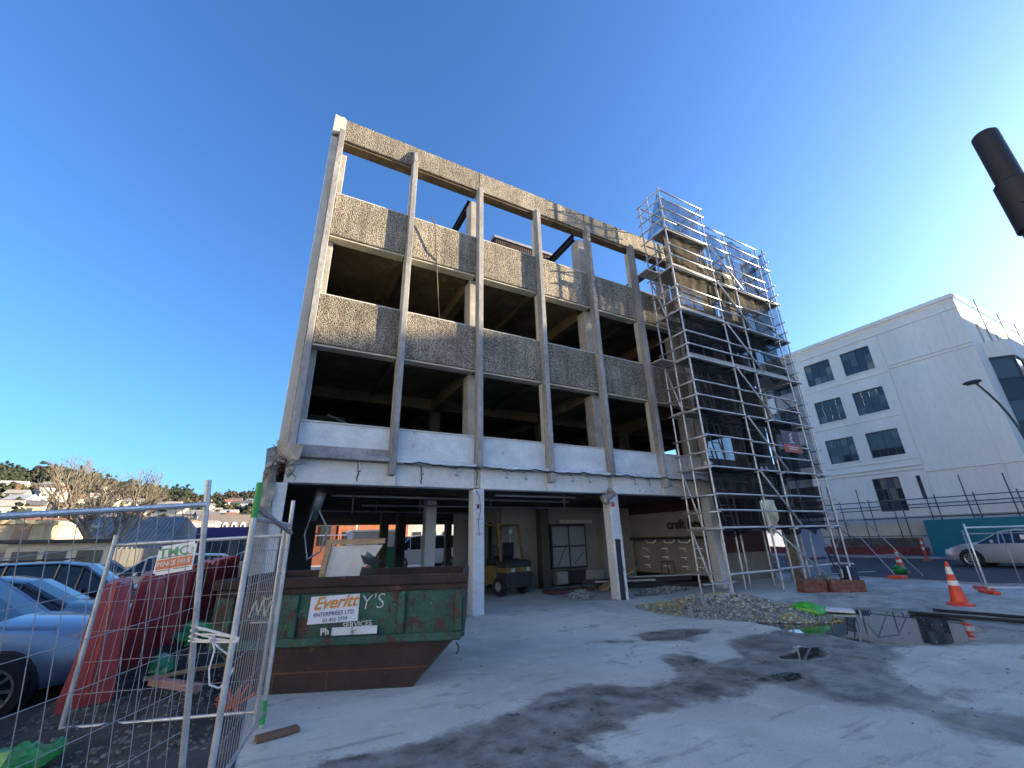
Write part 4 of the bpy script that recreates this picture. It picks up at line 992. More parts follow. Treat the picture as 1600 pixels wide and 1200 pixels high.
p1f = Vector((-.34, 4.30, .02))
fp1, U1 = fence_panel('near fence panel at the left edge, tied by white rope at its right post', p1f-dn*2.7, p1f, 1.9, (-.20, -.10), rail=1.90, ext=.19)
fp2, U2 = fence_panel('far low fence panel between the red barriers and the skip, carrying the fence hire sign', (-1.52, 6.15, -.06), (.06, 5.42, .0), 1.72, (.0, .0), rail=1.70, ext=.10, step=.09)
fp3, U3 = fence_panel('fence panel receding from the green taped post to the skip', (-.16, 3.85, .0), (.12, 5.36, .0), 1.9, (-.02, .0), rail=1.80, ext=.26, step=.075, hstep=.24)
GTAPE = mat('green tape', (.02, .30, .06), .5, var=.15)
P2 = Vector((-.16, 3.85, 0)); P3 = Vector((.12, 5.36, 0))
MB().tube(P2+U3*1.80, P2+U3*2.062, .0235, 12).build('green_tape', GTAPE, fp3, True)
MB().tube(P3+U3*.03, P3+U3*.22, .0235, 12).build('green_tape', GTAPE, fp3, True)
MB().bar(P2+U3*1.88, P3+Vector((0, -.1, 1.72)), .03, .03).build('stay_bar', GALVD, fp3, True)
# rope knotted round the two posts
ROPE = mat('white rope', (.72, .72, .70), .8, var=.1, scale=30)
ra = p1f+U1*.98; rb_ = P2+U3*1.0
b = MB()
for k in range(4):
    pts = []
    for i in range(13):
        t = i/12*2*math.pi; c = (ra+rb_)/2; ex = (rb_-ra)*.62
        pts.append(c+ex*math.cos(t)+Vector((.02, -.045, 0))*math.sin(t)*1.2+Vector((0, 0, .02*k-.03+.02*math.cos(t*1+k))))
    b.path(pts, .006, 6)
c = (ra+rb_)/2+Vector((0, -.06, -.01))
b.path([c, c+Vector((.03, -.02, -.06)), c+Vector((.02, -.02, -.18)), c+Vector((.04, -.02, -.27)), c+Vector((.10, -.01, -.30)), c+Vector((.15, 0, -.24)), c+Vector((.165, 0, -.19))], .006, 6)
b.path([c, c+Vector((.05, -.02, -.05)), c+Vector((.11, -.01, -.10)), c+Vector((.14, 0, -.11))], .006, 6)
b.ball(c, .022, 7, 5, jit=.2)
o = b.build('rope', ROPE, None, smooth=True); finish(o, 'white rope knotted round the two near fence posts', 'rope')
# fence hire sign
d2 = (Vector((.06, 5.42, 0))-Vector((-1.52, 6.15, -.06))).normalized(); nrm = Vector((-d2.y, d2.x, 0)); nrm = nrm if nrm.y < 0 else -nrm
sc_ = Vector((-.90, 5.855, 1.50))+nrm*.03
TS = empty('fence_sign', sc_-Vector((0, 0, .14)), 0, 'small white fence hire sign with green and orange lettering wired to the mesh', 'sign')
def on_sign(u, v, w=0):
    u, v = u*.8, v*.85; return sc_+d2*u+Vector((0, 0, v+.035*u/.2*.6))+nrm*w
SWH = mat('white sign board', (.74, .75, .76), .5, var=.05)
def splate(name, u0, u1, v0, v1, w, m_, parent, th=.003):
    b = MB(); c8 = [on_sign(u, v, ww) for ww in (w, w-th) for (u, v) in ((u0, v0), (u1, v0), (u1, v1), (u0, v1))]
    b.add(c8, [(0, 1, 2, 3), (7, 6, 5, 4), (0, 4, 5, 1), (1, 5, 6, 2), (2, 6, 7, 3), (3, 7, 4, 0)]); return b.build(name, m_, parent, True)
splate('board', -.235, .235, -.165, .165, 0, SWH, TS)
ORG = mat('orange sign print', (.62, .17, .06), .5, var=.05); GRN = mat('green sign print', (.07, .33, .12), .5, var=.05)
splate('orange_band', -.215, .215, -.105, .005, .0045, ORG, TS)
def sgM(u, v, w): return Matrix.Translation(-Vector(TS.location)) @ frame(on_sign(u, v, w), d2+Vector((0, 0, .105)), (0, 0, 1))
text_obj('lettering', 'TMC', .125, GRN, TS, sgM(-.035, .075, .004), .001, weight=.0015, sx=1.15)
text_obj('lettering', 'FENCE HIRE', .062, SWH, TS, sgM(0, -.05, .009), .001, weight=.0005, sx=.98)
text_obj('lettering', 'LTD.', .03, GRN, TS, sgM(.195, .075, .004) @ Matrix.Rotation(R(90), 4, 'Z'), .001)
GREYP = mat('grey small print', (.12, .13, .14), .5)
for (u0, u1, v) in ((-.2, .2, .02), (-.2, -.04, -.125), (.0, .2, -.125)): splate('small_print', u0, u1, v, v+.008, .004, GREYP, TS)
for (u, v) in ((-.22, .15), (.22, .15), (-.22, -.15)): 
    b = MB().ball(on_sign(u, v, .004), .012, 6, 4); b.build('cable_tie', BLACK, TS, True)

# ------------------------------------------------------------------ red plastic barriers
REDP = mat('weathered red plastic', (.34, .035, .04), .45, var=.2, scale=4, spots=[(5, .66, (.42, .16, .15))], bump=.08, bscale=15)
REDTOP = REDP
def barrier(loc, rz, lab):
    r_ = empty('water_barrier', loc, rz, lab, 'barrier', 'red water filled barriers along the car park')
    L_ = 1.42
    prof = [(-.22, 0), (.22, 0), (.22, .14), (.185, .36), (.165, .7), (.15, 1.10), (.10, 1.2), (-.10, 1.2), (-.15, 1.10), (-.165, .7), (-.185, .36), (-.22, .14)]
    # fluted shell: alternate full and pinched sections along the length
    vs = []; fs = []; n_ = len(prof); st = []
    k = 0; y = -L_/2
    for i in range(4):
        a = -L_/2+i*L_/4
        st += [(a+.022, .5), (a+.055, 1.0), (a+L_/4-.055, 1.0), (a+L_/4-.022, .5)]
    for (yy, s) in st:
        for (x, z) in prof: vs.append((x*s, yy, z*(1 if s == 1 else .93)))
    for i in range(len(st)-1):
        for q in range(n_): fs.append((i*n_+q, i*n_+(q+1) % n_, (i+1)*n_+(q+1) % n_, (i+1)*n_+q))
    fs += [tuple(range(n_))[::-1], tuple(range((len(st)-1)*n_, len(st)*n_))]
    MB().add(vs, fs).build('shell', REDP, r_, smooth=True)
    for s in (-1, 1):
        MB().tube((0, s*(L_/2-.02), .08), (0, s*(L_/2-.02), 1.22), .035, 8).build('joint_pin', REDP, r_)
        MB().lathe([(.0, 0), (.075, 0), (.085, .02), (.05, .035), (0, .035)], (s*.10, -.5, .66), 'x', 16).build('filler_ring', REDP, r_)
    return r_
pos = [(-1.68+.04*i, 7.45+1.52*i) for i in range(9)]
ordn = ['nearest', 'second', 'third', 'fourth', 'fifth', 'sixth', 'seventh', 'eighth', 'farthest']
for (x, y), nm in zip(pos, ordn):
    barrier((x, y, gz(x, y)+.14), R(13)+random.uniform(-.08, .08), nm+' red plastic barrier in the row behind the fence')
b = MB().prism([(-2.1, 6.6), (-1.15, 6.5), (-.85, 21), (-1.7, 21)], 'z', -.3, .0)
# soil and gravel strip under the barriers
SOIL = mat('dark gravelly soil', (.075, .066, .055), .95, var=.35, scale=6, bump=1.0, bscale=30, spots=[(14, .62, (.2, .19, .17))])
vs = []; fs = []; nxs, nys = 26, 90
for j in range(nys+1):
    for i in range(nxs+1):
        u = i/nxs; yy = 5.0+j*(21-5.0)/nys; xx = -2.25+u*(2.15 if yy < 9.3 else 1.75)
        e_ = min(1, min(u, 1-u)*5)*min(1, j/6)
        base = gz(xx, yy); lift = (.12+ -base*.55*(1 if xx > -2.2 else .5))*e_
        vs.append((xx, yy, base-.02+max(0, lift)+.05*e_*noise.noise((xx*5, yy*5, 3))+.025*e_*noise.noise((xx*17, yy*17, 5))))
for j in range(nys):
    for i in range(nxs): k = j*(nxs+1)+i; fs.append((k, k+1, k+nxs+2, k+nxs+1))
o = MB().add(vs, fs).build('soil_strip', SOIL, None, smooth=True); o['kind'] = 'structure'
def soil_z(x, y):
    i = int(round((x+2.25)/(2.15 if y < 9.3 else 1.75)*nxs)); j = int(round((y-5.0)/(16/nys)))
    return vs[j*(nxs+1)+i][2] if 0 <= i <= nxs and 0 <= j <= nys else gz(x, y)
b = MB()
for k in range(900):
    x, y = random.uniform(-2.1, -.15), 5.05+4*random.random()**1.4; r_ = random.uniform(.008, .03)
    b.ball((x, y, soil_z(x, y)+r_*.3), r_, 5, 3, sq=(1, random.uniform(.6, 1), .6), jit=.25)
o = b.build('gravel', mat('grey gravel', (.22, .21, .19), .9, var=.4, scale=3), None); finish(o, 'loose grey stones on the dark soil strip behind the fence', 'gravel', kind='stuff')
# things lying on it
def lump_bag(name, loc, r_, col, lab, sq=(1, .8, .6), cat='sandbag', group=None):
    q = empty(name, loc, random.uniform(0, 3), lab, cat, group)
    m_ = mat('plastic '+name+str(col), col, .35, var=.25, scale=5, bump=.5, bscale=14)
    vs_ = MB(); vs_.ball((0, 0, r_*sq[2]*.8), r_, 18, 12, sq=sq)
    for v in vs_.v:
        nn = noise.noise((v.x*9, v.y*9, v.z*9+r_*50))*.34*r_+noise.noise((v.x*22, v.y*22, v.z*22))*.22*r_
        v += Vector((v.x, v.y, (v.z-r_*.5))).normalized()*nn
        if v.z < .0: v.z = 0
    vs_.build('sack', m_, q, smooth=True)
    t = MB()
    for k in range(9):
        a = k/9*6.28; t.add([(sq[0]*r_*.85, 0, r_*.45), (sq[0]*r_*1.0+r_*.5, math.cos(a)*r_*.34, r_*.5+math.sin(a)*r_*.3), (sq[0]*r_*1.0+r_*.45, math.cos(a+.7)*r_*.3, r_*.5+math.sin(a+.7)*r_*.3)], [(0, 1, 2)])
    t.build('tied_neck', m_, q)
    return q
GB = (.035, .30, .075)
bags = 'green sandbags behind the fence'
lump_bag('sandbag', (-1.55, 5.35, gz(-1.5, 5)+.02), .24, GB, 'bright green sandbag on the asphalt at the bottom left corner', group=bags)
lump_bag('sandbag', (-1.02, 7.3, .13), .21, (.02, .25, .12), 'dark green sandbag against the nearest red barrier', group=bags)
lump_bag('sandbag', (-1.0, 9.4, .14), .27, GB, 'bright green sandbag further back beside the skip', group=bags)
o = MB().bar((-1.0, 6.75, .22), (-.52, 6.25, .2), .10, .07).build('timber_offcut', mat('pink treated timber', (.42, .22, .20), .8, var=.2, scale=5), None, bevel=.006); finish(o, 'pinkish timber offcut lying on the soil behind the fence', 'timber')
o = MB().bar((-1.15, 7.1, .18), (-.3, 7.25, .2), .06, .04).build('timber_batten', TIMB, None, bevel=.004); finish(o, 'long pale timber batten lying behind the pink offcut', 'timber')
b = MB()
for k in range(26):
    a = random.uniform(0, 6.28); b.bar((-.14, 5.75, .12), (-.14+math.cos(a)*.17, 5.75+random.uniform(-.08, .08), .17+math.sin(a)*.12), .03, .008)
o = b.build('orange_netting', mat('orange plastic netting', (.62, .13, .04), .7, var=.2), None); finish(o, 'crumpled orange plastic netting at the foot of the skip', 'netting')
o = MB().bar((.08, 5.02, .025), (.42, 5.10, .025), .10, .04).build('timber_block', mat('brown timber', (.17, .10, .06), .85, var=.2), None, bevel=.006); finish(o, 'short brown timber under the fence post on the slab', 'timber')

# ------------------------------------------------------------------ skip bin
sd = Vector((1.51, -.63, 0)).normalized(); sn = Vector((-.63*-1, 1.51, 0)); sn = Vector((.63, 1.51, 0)).normalized()
S0 = Vector((1.66, 5.76, 0))
SK = empty('skip_bin', S0-sd*1.3+sn*.8, 0, 'rusty green steel skip bin with a white company sign on its side', 'skip')
SKM = mat('worn green skip paint', (.03, .115, .08), .7, var=.3, scale=2.2, bump=.35, bscale=22, spots=[(2.6, .50, (.045, .023, .017)), (6, .57, (.07, .026, .018)), (9, .62, (.055, .21, .15))])
SKR = mat('rusted skip steel', (.05, .024, .019), .8, var=.35, scale=2.5, bump=.3, bscale=25, spots=[(4, .62, (.09, .04, .024)), (7, .66, (.03, .10, .065))])
def sk(a, w, z): return S0+sd*a+sn*w+Vector((0, 0, z))      # a along, w into depth
LB = -1.85; WD = 1.65
def skplate(name, prof, w0, w1, m_, bevel=.006, parent=SK):
    """outline in (along, height) extruded across the depth"""
    n_ = len(prof); b = MB(); b.add([sk(a, w0, z) for a, z in prof]+[sk(a, w1, z) for a, z in prof], [(k, (k+1) % n_, n_+(k+1) % n_, n_+k) for k in range(n_)]+[tuple(range(n_))[::-1], tuple(range(n_, 2*n_))])
    return b.build(name, m_, parent, True, bevel=bevel)
side_prof = [(LB, 0), (0, 0), (.46, .46), (.60, .50), (.60, 1.20), (LB-.55, 1.20), (LB-.55, .5), (LB-.42, .46)]
near_side = skplate('side', side_prof, .0, .03, SKM); skplate('side', side_prof, WD, WD+.03, SKM)
skplate('lower_plate', [(LB+.02, .012), (-.02, .012), (.18, .2), (.43, .455), (LB-.38, .455)], -.006, -.001, SKR, 0)
skplate('floor_plate', [(LB, 0.001), (0, .001), (.03, .03), (LB-.03, .03)], .031, WD-.001, SKR)
for prof in ([(0, 0), (.46, .46), (.43, .47), (-.03, .03)], [(.46, .462), (.60, .502), (.60, 1.2), (.57, 1.2), (.57, .52), (.44, .475)], [(LB, 0), (LB-.42, .46), (LB-.39, .47), (LB+.03, .03)], [(LB-.42, .462), (LB-.55, .5), (LB-.55, 1.2), (LB-.52, 1.2), (LB-.52, .52), (LB-.40, .475)]):
    skplate('end_plate', prof, .032, WD-.002, SKR)
for w0, w1 in ((-.05, .035), (WD-.005, WD+.08)):
    skplate('rim', [(LB-.58, 1.10), (.63, 1.10), (.63, 1.215), (LB-.58, 1.215)], w0, w1, SKR, .012)
skplate('rim', [(.56, 1.10), (.635, 1.10), (.635, 1.213), (.56, 1.213)], .036, WD-.006, SKR, .01)
skplate('rim', [(LB-.585, 1.10), (LB-.51, 1.10), (LB-.51, 1.213), (LB-.585, 1.213)], .036, WD-.006, SKR, .01)
skplate('lower_rail', [(LB-.50, .47), (.55, .47), (.585, .56), (LB-.53, .56)], -.055, -.002, SKM, .01)
skplate('upper_rail', [(LB-.54, 1.03), (.60, 1.03), (.60, 1.095), (LB-.54, 1.095)], -.03, -.002, SKR, .008)
for a in (-.12-.1, .48, -1.5, LB-.4): skplate('stiffener', [(a, .565), (a+.085, .565), (a+.085, 1.025), (a, 1.025)], -.05, -.003, SKM, .01)
b = MB(); q = sk(.5, -.02, .44); b.path([q, q+Vector((.03, -.02, -.05)), q+Vector((.01, -.03, -.1)), q+Vector((-.01, -.03, -.12))], .008, 6); b.build('hook', SKR, SK, True)
for a0 in (-1.6, -1.0): skplate('weld_seam', [(a0, .02), (a0+.018, .02), (a0+.018, .2), (a0, .2)], -.012, -.0065, RUST, 0)
skplate('weld_seam', [(LB+.1, .195), (.16, .195), (.16, .21), (LB+.1, .21)], -.011, -.0065, RUST, 0)
# sign on its side
def skM(a, z, w=-.0): return Matrix.Translation(-Vector(SK.location)) @ frame(sk(a, w, z), sd+Vector((0, 0, .06)), (0, 0, 1))
sg = MB(); c4_ = [(-1.29, .695), (-.70, .715), (-.70, 1.015), (-1.28, .995)]
sg.add([sk(a, -.012, z) for a, z in c4_]+[sk(a, -.004, z) for a, z in c4_], [(0, 1, 2, 3), (7, 6, 5, 4), (0, 4, 5, 1), (1, 5, 6, 2), (2, 6, 7, 3), (3, 7, 4, 0)])
sg = sg.build('company_sign', mat('pale sign board', (.66, .69, .76), .5, var=.06, scale=2, spots=[(7, .68, (.5, .48, .45))]), SK, True)
text_obj('lettering', 'Everitt', .19, mat('orange script', (.62, .25, .03), .5, var=.05), sg, skM(-.99, .925, -.016), .001, shear=.45, weight=.004)
NAV = mat('navy sign print', (.02, .03, .10), .5)
text_obj('lettering', 'ENTERPRISES LTD', .066, NAV, sg, skM(-.99, .805, -.016), .001, weight=.0, sx=.92)
text_obj('lettering', '03 455 2739', .058, NAV, sg, skM(-.97, .74, -.016), .001, weight=0, sx=1.0)
OLDW = mat('worn white paint', (.6, .6, .57), .7, var=.1, spots=[(9, .6, (.06, .05, .04))])
text_obj('old_lettering', "Y'S", .24, OLDW, near_side, skM(-.55, .91, -.004), .001, shear=.2, weight=-.004)
text_obj('old_lettering', 'SERVICES', .085, OLDW, near_side, skM(-.70, .675, -.004), .001, weight=.001)
text_obj('old_lettering', 'Ph', .10, OLDW, near_side, skM(-1.06, .60, -.0585) @ Matrix.Translation((0, .02, 0)), .001, weight=.004)
skplate('white_patch', [(-.98, .575), (-.45, .58), (-.45, .665), (-.98, .66)], -.0605, -.056, mat('scraped white patch', (.62, .64, .66), .7, var=.12, scale=4, spots=[(8, .58, (.2, .15, .11))]), 0, near_side)
# graffiti at the left end
GRAF = mat('cream spray paint', (.62, .50, .38), .7)
gp = [(-1.98, .80), (-1.93, .98), (-1.88, .82), (-1.84, 1.0), (-1.80, .80), (-1.75, .97), (-1.70, .80), (-1.66, .95), (-1.64, .78), (-1.70, .74), (-1.95, .74)]
MB().path([sk(a, -.006, z) for a, z in gp], .011, 6).build('graffiti', GRAF, near_side, True)
MB().path([sk(-1.80+.05*math.cos(t*.6), -.006, 1.02+.03*math.sin(t*.6)) for t in range(11)], .010, 6).build('graffiti', GRAF, near_side, True)
# torn framed board standing in the skip
TB = empty('broken_board', sk(-1.0, .5, .9), 0, 'torn white board with a timber frame sticking out of the skip', 'board')
o0 = sk(-1.35, .55, 1.0); xx_ = sd.copy(); yy_ = (Vector((0, 0, 1))+sd*.13).normalized()
def tb(u, v, w=0): return o0+xx_*u+yy_*v-sn*w
outl = [(0, -.3), (.0, .58), (.70, .58), (.66, .50), (.62, .42), (.56, .46), (.50, .50), (.47, .40), (.52, .30), (.50, .12), (.40, .16), (.30, .19), (.20, .10), (.14, -.02), (.10, -.3)]
b = MB(); n_ = len(outl); b.add([tb(u, v) for u, v in outl]+[tb(u, v, -.012) for u, v in outl], [tuple(range(n_)), tuple(range(n_, 2*n_))[::-1]]+[(k, (k+1) % n_, n_+(k+1) % n_, n_+k) for k in range(n_)])
b.build('sheet', mat('scuffed white board', (.62, .62, .58), .7, var=.12, scale=4, spots=[(6, .62, (.4, .38, .33))]), TB, True)
MB().bar(tb(-.04, -.3, .01), tb(-.04, .66, .01), .07, .04, (sn)).build('frame', TIMB, TB, True); MB().bar(tb(-.002, .63, .01), tb(.72, .63, .01), .04, .07).build('frame', TIMB, TB, True)
PAD = mat('dark torn lining', (.03, .03, .035), .8, var=.3, scale=5)
b = MB(); b.add([tb(.16, -.3, -.03), tb(.22, .12, -.06), tb(.35, .2, -.03), tb(.46, .15, -.05), tb(.55, .05, -.03), tb(.6, -.3, -.03)], [(0, 1, 2, 3, 4, 5)])
b.add([tb(.42, .46, .02), tb(.50, .34, .05), tb(.64, .30, .02), tb(.74, .38, .0), tb(.62, .40, -.02), tb(.52, .42, .03)], [(0, 1, 2, 3, 4, 5)])
b.add([tb(.48, .30, .02), tb(.66, .26, .04), tb(.80, -.05, .02), tb(.72, -.3, .02), tb(.44, -.1, .0)], [(0, 1, 2, 3, 4)])
o = b.build('torn_lining', PAD, TB, True); md = o.modifiers.new('t', 'SOLIDIFY'); md.thickness = .008
MB().add([tb(.56, -.3, .06), tb(.58, .02, .07), tb(.66, .05, .07), tb(.70, -.05, .06), tb(.70, -.3, .06)], [(0, 1, 2, 3, 4)]).build('foam_piece', mat('grey foam', (.34, .34, .33), .9), TB, True)
# ------------------------------------------------------------------ yard: rubble, cones, odds and ends
def heap(name, c, ax, lx, ly, h, n_, mats, lab, cat, smin=.03, smax=.11):
    """a low mound of loose shards; one mesh per colour"""
    r_ = empty(name, (c[0], c[1], 0), 0, lab, cat)
    ux = Vector((math.cos(ax), math.sin(ax), 0)); uy = Vector((-ux.y, ux.x, 0))
    b = MB(); vs = [Vector((0, 0, h*.8))]; fs = []
    for j in range(1, 7):
        for i in range(20):
            t = i/20*6.283; q = j/6
            vs.append(ux*math.cos(t)*lx*q+uy*math.sin(t)*ly*q+Vector((0, 0, h*.8*(1-q**1.5)+.03*noise.noise((i, j*2.1, lx))*(q < 1))))
    for i in range(20): fs.append((0, 1+i, 1+(i+1) % 20))
    for j in range(5):
        for i in range(20): fs.append((1+j*20+i, 1+(j+1)*20+i, 1+(j+1)*20+(i+1) % 20, 1+j*20+(i+1) % 20))
    b.add(vs, fs).build('mound', mats[0], r_, smooth=True)
    bs = [MB() for _ in mats]
    for k in range(n_):
        q = random.random()**.55*1.12; t = random.uniform(0, 6.283); p = ux*math.cos(t)*lx*q+uy*math.sin(t)*ly*q
        z = max(0, h*.8*(1-min(1, q)**1.5))+.012; s = random.uniform(smin, smax)*(1.2-.5*q)
        a = Vector((random.gauss(0, 1), random.gauss(0, 1), random.gauss(0, .55))).normalized(); bb = a.cross(Vector((random.gauss(0, 1), random.gauss(0, 1), random.gauss(0, 1)))).normalized()
        o_ = p+Vector((0, 0, z+s*.2)); th = a.cross(bb)*s*.07
        cc = [o_-a*s*.5-bb*s*.3, o_+a*s*.5-bb*s*random.uniform(.1, .35), o_+a*s*random.uniform(.2, .5)+bb*s*.35, o_-a*s*random.uniform(.1, .4)+bb*s*.3]
        i_ = 0
        zone = noise.noise((p.x*1.6, p.y*1.6, 4.2)); w_ = random.random()
        if len(mats) > 2: i_ = 2 if (zone > .06 and w_ < .5) else (1 if w_ < .30 else (3 if len(mats) > 3 and w_ > .9 else 0))
        else: i_ = int(w_ < .4)
        bs[i_].add([x_-th for x_ in cc]+[x_+th for x_ in cc], [(0, 1, 2, 3)[::-1], (4, 5, 6, 7), (0, 1, 5, 4), (1, 2, 6, 5), (2, 3, 7, 6), (3, 0, 4, 7)])
    for bq, mq in zip(bs, mats):
        if bq.v: bq.build('shards', mq, r_, kind='stuff')
    return r_
SH1 = mat('grey green glass shards', (.33, .37, .33), .5, var=.4, scale=9); SH2 = mat('pale plaster shards', (.48, .52, .50), .4, var=.25, scale=6)
SH3 = mat('yellow insulation scraps', (.56, .48, .13), .8, var=.3, scale=7); SH4 = mat('clear glass shards', (.5, .58, .6), .08, .1, var=.1)
heap('rubble_pile', (8.95, 6.95), R(-64), 1.85, .95, .44, 6000, [SH1, SH2, SH3, SH4], 'low heap of broken glass and yellow insulation beside the puddle', 'rubble', .022, .075)
heap('glass_rubble', (7.9, 10.9), R(20), .55, .4, .18, 700, [SH1, SH2], 'small heap of grey rubble beside the black striped column', 'rubble')
heap('plaster_rubble', (10.6, 10.4), R(10), 1.3, .4, .12, 500, [SH1, SH2], 'thin scatter of rubble on the floor before the shop wall', 'rubble')
heap('corner_rubble', (16.6, 9.1), R(0), .9, .3, .16, 500, [mat('concrete crumbs', (.36, .34, .30), .9, var=.3, scale=6), SH2], 'concrete crumbs at the foot of the broken column', 'rubble', .04, .14)
lump_bag('plastic_sack', (9.62, 5.62, .03), .21, (.06, .45, .04), 'bright green plastic sack at the puddle edge', (1.5, .9, .6), 'sack')
o = MB().box(-.42, -.14, 0, .42, .14, .05).build('white_board', mat('white sheet board', (.66, .68, .69), .6, var=.08, scale=3, spots=[(6, .66, (.4, .4, .4))]), None, bevel=.008); o.location = (10.55, 5.95, .02); o.rotation_euler = (0, .02, R(-58)); o.scale = (1.5, 1.3, 1); finish(o, 'long white board lying flat beyond the green sack', 'board')
o = MB().add([(-.2, -.12, 0), (.25, -.1, 0), (.3, .12, .03), (-.1, .16, .09), (-.25, .05, .12)], [(0, 1, 2, 3, 4)]).build('red_scrap', mat('red plastic scrap', (.55, .02, .06), .4, var=.15), None); o.location = (10.5, 7.35, .02); md = o.modifiers.new('t', 'SOLIDIFY'); md.thickness = .03; finish(o, 'crumpled red plastic scrap behind the rubble heap', 'scrap')
for (p, q, lab) in (((11.55, 4.75), (12.0, 2.6), 'black pipe lying along the near side of the puddle'), ((12.25, 4.6), (12.6, 2.5), 'black pipe lying just beyond the first pipe')):
    o = MB().tube((*p, .03), (*q, .03), .028, 8).build('black_pipe', BLACK, None, smooth=True); finish(o, lab, 'pipe')
# fallen brickwork
BRK = mat('old red brick', (.24, .085, .055), .9, var=.25, scale=6, bump=.4, bscale=25); MOR = mat('old mortar', (.20, .13, .10), .95, var=.2, scale=8)
def brick_lump(loc, rz, nx_, nz_, lab, tilt=0):
    r_ = empty('brickwork_lump', loc, rz, lab, 'masonry', 'lumps of fallen brickwork'); r_.rotation_euler = (tilt, .03, rz)
    MB().box(.012, .012, .012, nx_*.23-.02, .33, nz_*.085-.012).build('mortar', MOR, r_)
    for j in range(nz_):
        for i in range(nx_):
            for k in range(3):
                if random.random() < .10: continue
                ox = .115 if j % 2 else 0
                w_ = .215 if not (ox and i == nx_-1) else .10
                box_obj2(('brick'), (ox+i*.23+w_/2, .055+k*.115, j*.085+.0375), (w_, .104, .073), BRK, r_)
    return r_
_bm = {}
def box_obj2(name, c, size, m_, root):
    key = (m_.name, tuple(size))
    if key not in _bm:
        b = MB().box(-size[0]/2, -size[1]/2, -size[2]/2, size[0]/2, size[1]/2, size[2]/2); o = b.build(name, m_, root, bevel=.006); _bm[key] = o.data
    else:
        o = bpy.data.objects.new(name, _bm[key]); COL.objects.link(o); o.parent = root
    o.location = c; o.rotation_euler = (0, 0, random.uniform(-.03, .03)); return o
brick_lump((13.35, 7.75, .0), R(-25), 3, 4, 'left lump of fallen red brickwork on the slab', .06)
brick_lump((14.0, 7.35, .0), R(-32), 4, 4, 'right lump of fallen red brickwork next to the hand truck', -.05)
brick_lump((15.25, 7.35, .0), R(25), 2, 3, 'small tilted lump of fallen brickwork behind the hand truck', .4)
HT = empty('hand_truck', (14.85, 7.35, 0), R(-40), 'dark hand truck with a blue load standing by the fallen bricks', 'hand truck')
for s in (-.2, .2): MB().tube((0, s, .1), (-.28, s, 1.15), .018, 8).build('rail', DSTEEL, HT); MB().lathe([(.03, -.03), (.13, -.03), (.15, 0), (.13, .03), (.03, .03)], (.02, s*1.25, .15), 'y', 16).build('wheel', TYRE, HT, smooth=True)
for z in (.3, .6, .9): MB().tube((-.28*z/1.15, -.2, z), (-.28*z/1.15, .2, z), .014, 6).build('cross_bar', DSTEEL, HT)
MB().box(0, -.2, .06, .28, .2, .075).build('toe_plate', DSTEEL, HT)
MB().box(.02, -.19, .08, .26, .19, .62).build('load', mat('dark blue crate', (.02, .035, .09), .6, var=.25, scale=8), HT, bevel=.02)
MB().box(-.02, -.24, .2, .02, -.21, .66).build('white_label', WLET, HT)
# cones
CONEO = mat('fluorescent orange cone', (.75, .07, .025), .5, var=.08, scale=4, spots=[(9, .68, (.35, .05, .03))]); REFL = mat('white reflective band', (.72, .72, .70), .4, var=.08, scale=9)
def cone(loc, lab, sc=1.0, rz=0, group='orange traffic cones'):
    r_ = empty('traffic_cone', loc, rz, lab, 'traffic cone', group)
    def rad(z): return (.155-.128*z/.88)*sc
    b = MB(); n_ = 6
    MB().lathe([(0, .0), (.235*sc, .0), (.245*sc, .03*sc), (.19*sc, .05*sc), (.165*sc, .055*sc), (rad(.06*1), .07*sc), (rad(.88), .88*sc), (.018*sc, .895*sc), (0, .895*sc)], (0, 0, 0), n=24).build('body', CONEO, r_, smooth=True)
    for z0, z1 in ((.40, .50), (.63, .78)):
        MB().lathe([(rad(z0)+.003, z0*sc), (rad(z1)+.003, z1*sc)], (0, 0, 0), n=24).build('reflective_band', REFL, r_, smooth=True)
    return r_
cone((13.72, 4.63, 0), 'large clean orange cone standing on the wet slab at right')
cone((22.2, 8.9, .004), 'orange cone on the road with a green sandbag at its foot', 1.0).rotation_euler = (0, -.1, 0)
lump_bag('sandbag', (21.6, 8.75, .01), .28, GB, 'green sandbag beside the cone on the road', cat='sandbag')
cone((5.0, 28.2, .0), 'small orange cone in the back street beside the green bin', .9)
DL = empty('delineator_post', (31.3, 11.3, 0), 0, 'slim orange and white delineator post at the far side of the road', 'post')
MB().lathe([(0, 0), (.2, 0), (.2, .05), (.05, .07), (.05, 1.15), (0, 1.17)], (31.3, 11.3, 0), n=14).build('body', CONEO, DL, True, smooth=True)
for z in (.55, .85): MB().lathe([(.053, z), (.053, z+.14)], (31.3, 11.3, 0), n=14).build('reflective_band', REFL, DL, True)
# pale fence frames on the right
WHT = mat('bright galvanised tube', (.72, .74, .75), .35, .6, var=.1)
def frame_fence(P0, P1, h, lab, m_=WHT, r=.024, feet=True, mids=1, mesh=False):
    P0, P1 = Vector(P0), Vector(P1); r_ = empty('frame_fence', (P0+P1)/2, 0, lab, 'fence')
    Z = Vector((0, 0, 1))
    for P in (P0, P1): tube_obj('post', P, P+Z*h, r, m_, r_)
    for k in range(1, mids+1): q = P0.lerp(P1, k/(mids+1)); tube_obj('bar', q+Z*.14, q+Z*(h-.1), r*.8, m_, r_)
    for z in (h-.1, .14): tube_obj('rail', P0+Z*z, P1+Z*z, r*.9, m_, r_)
    d_ = (P1-P0).normalized(); n_ = Vector((-d_.y, d_.x, 0))
    if feet:
        for P in (P0, P1): MB().bar(P+n_*.3+Z*.04, P-n_*.3+Z*.04, .16, .08).build('foot', CONEO if not mesh else BLACK, r_, True, bevel=.02)
    return r_
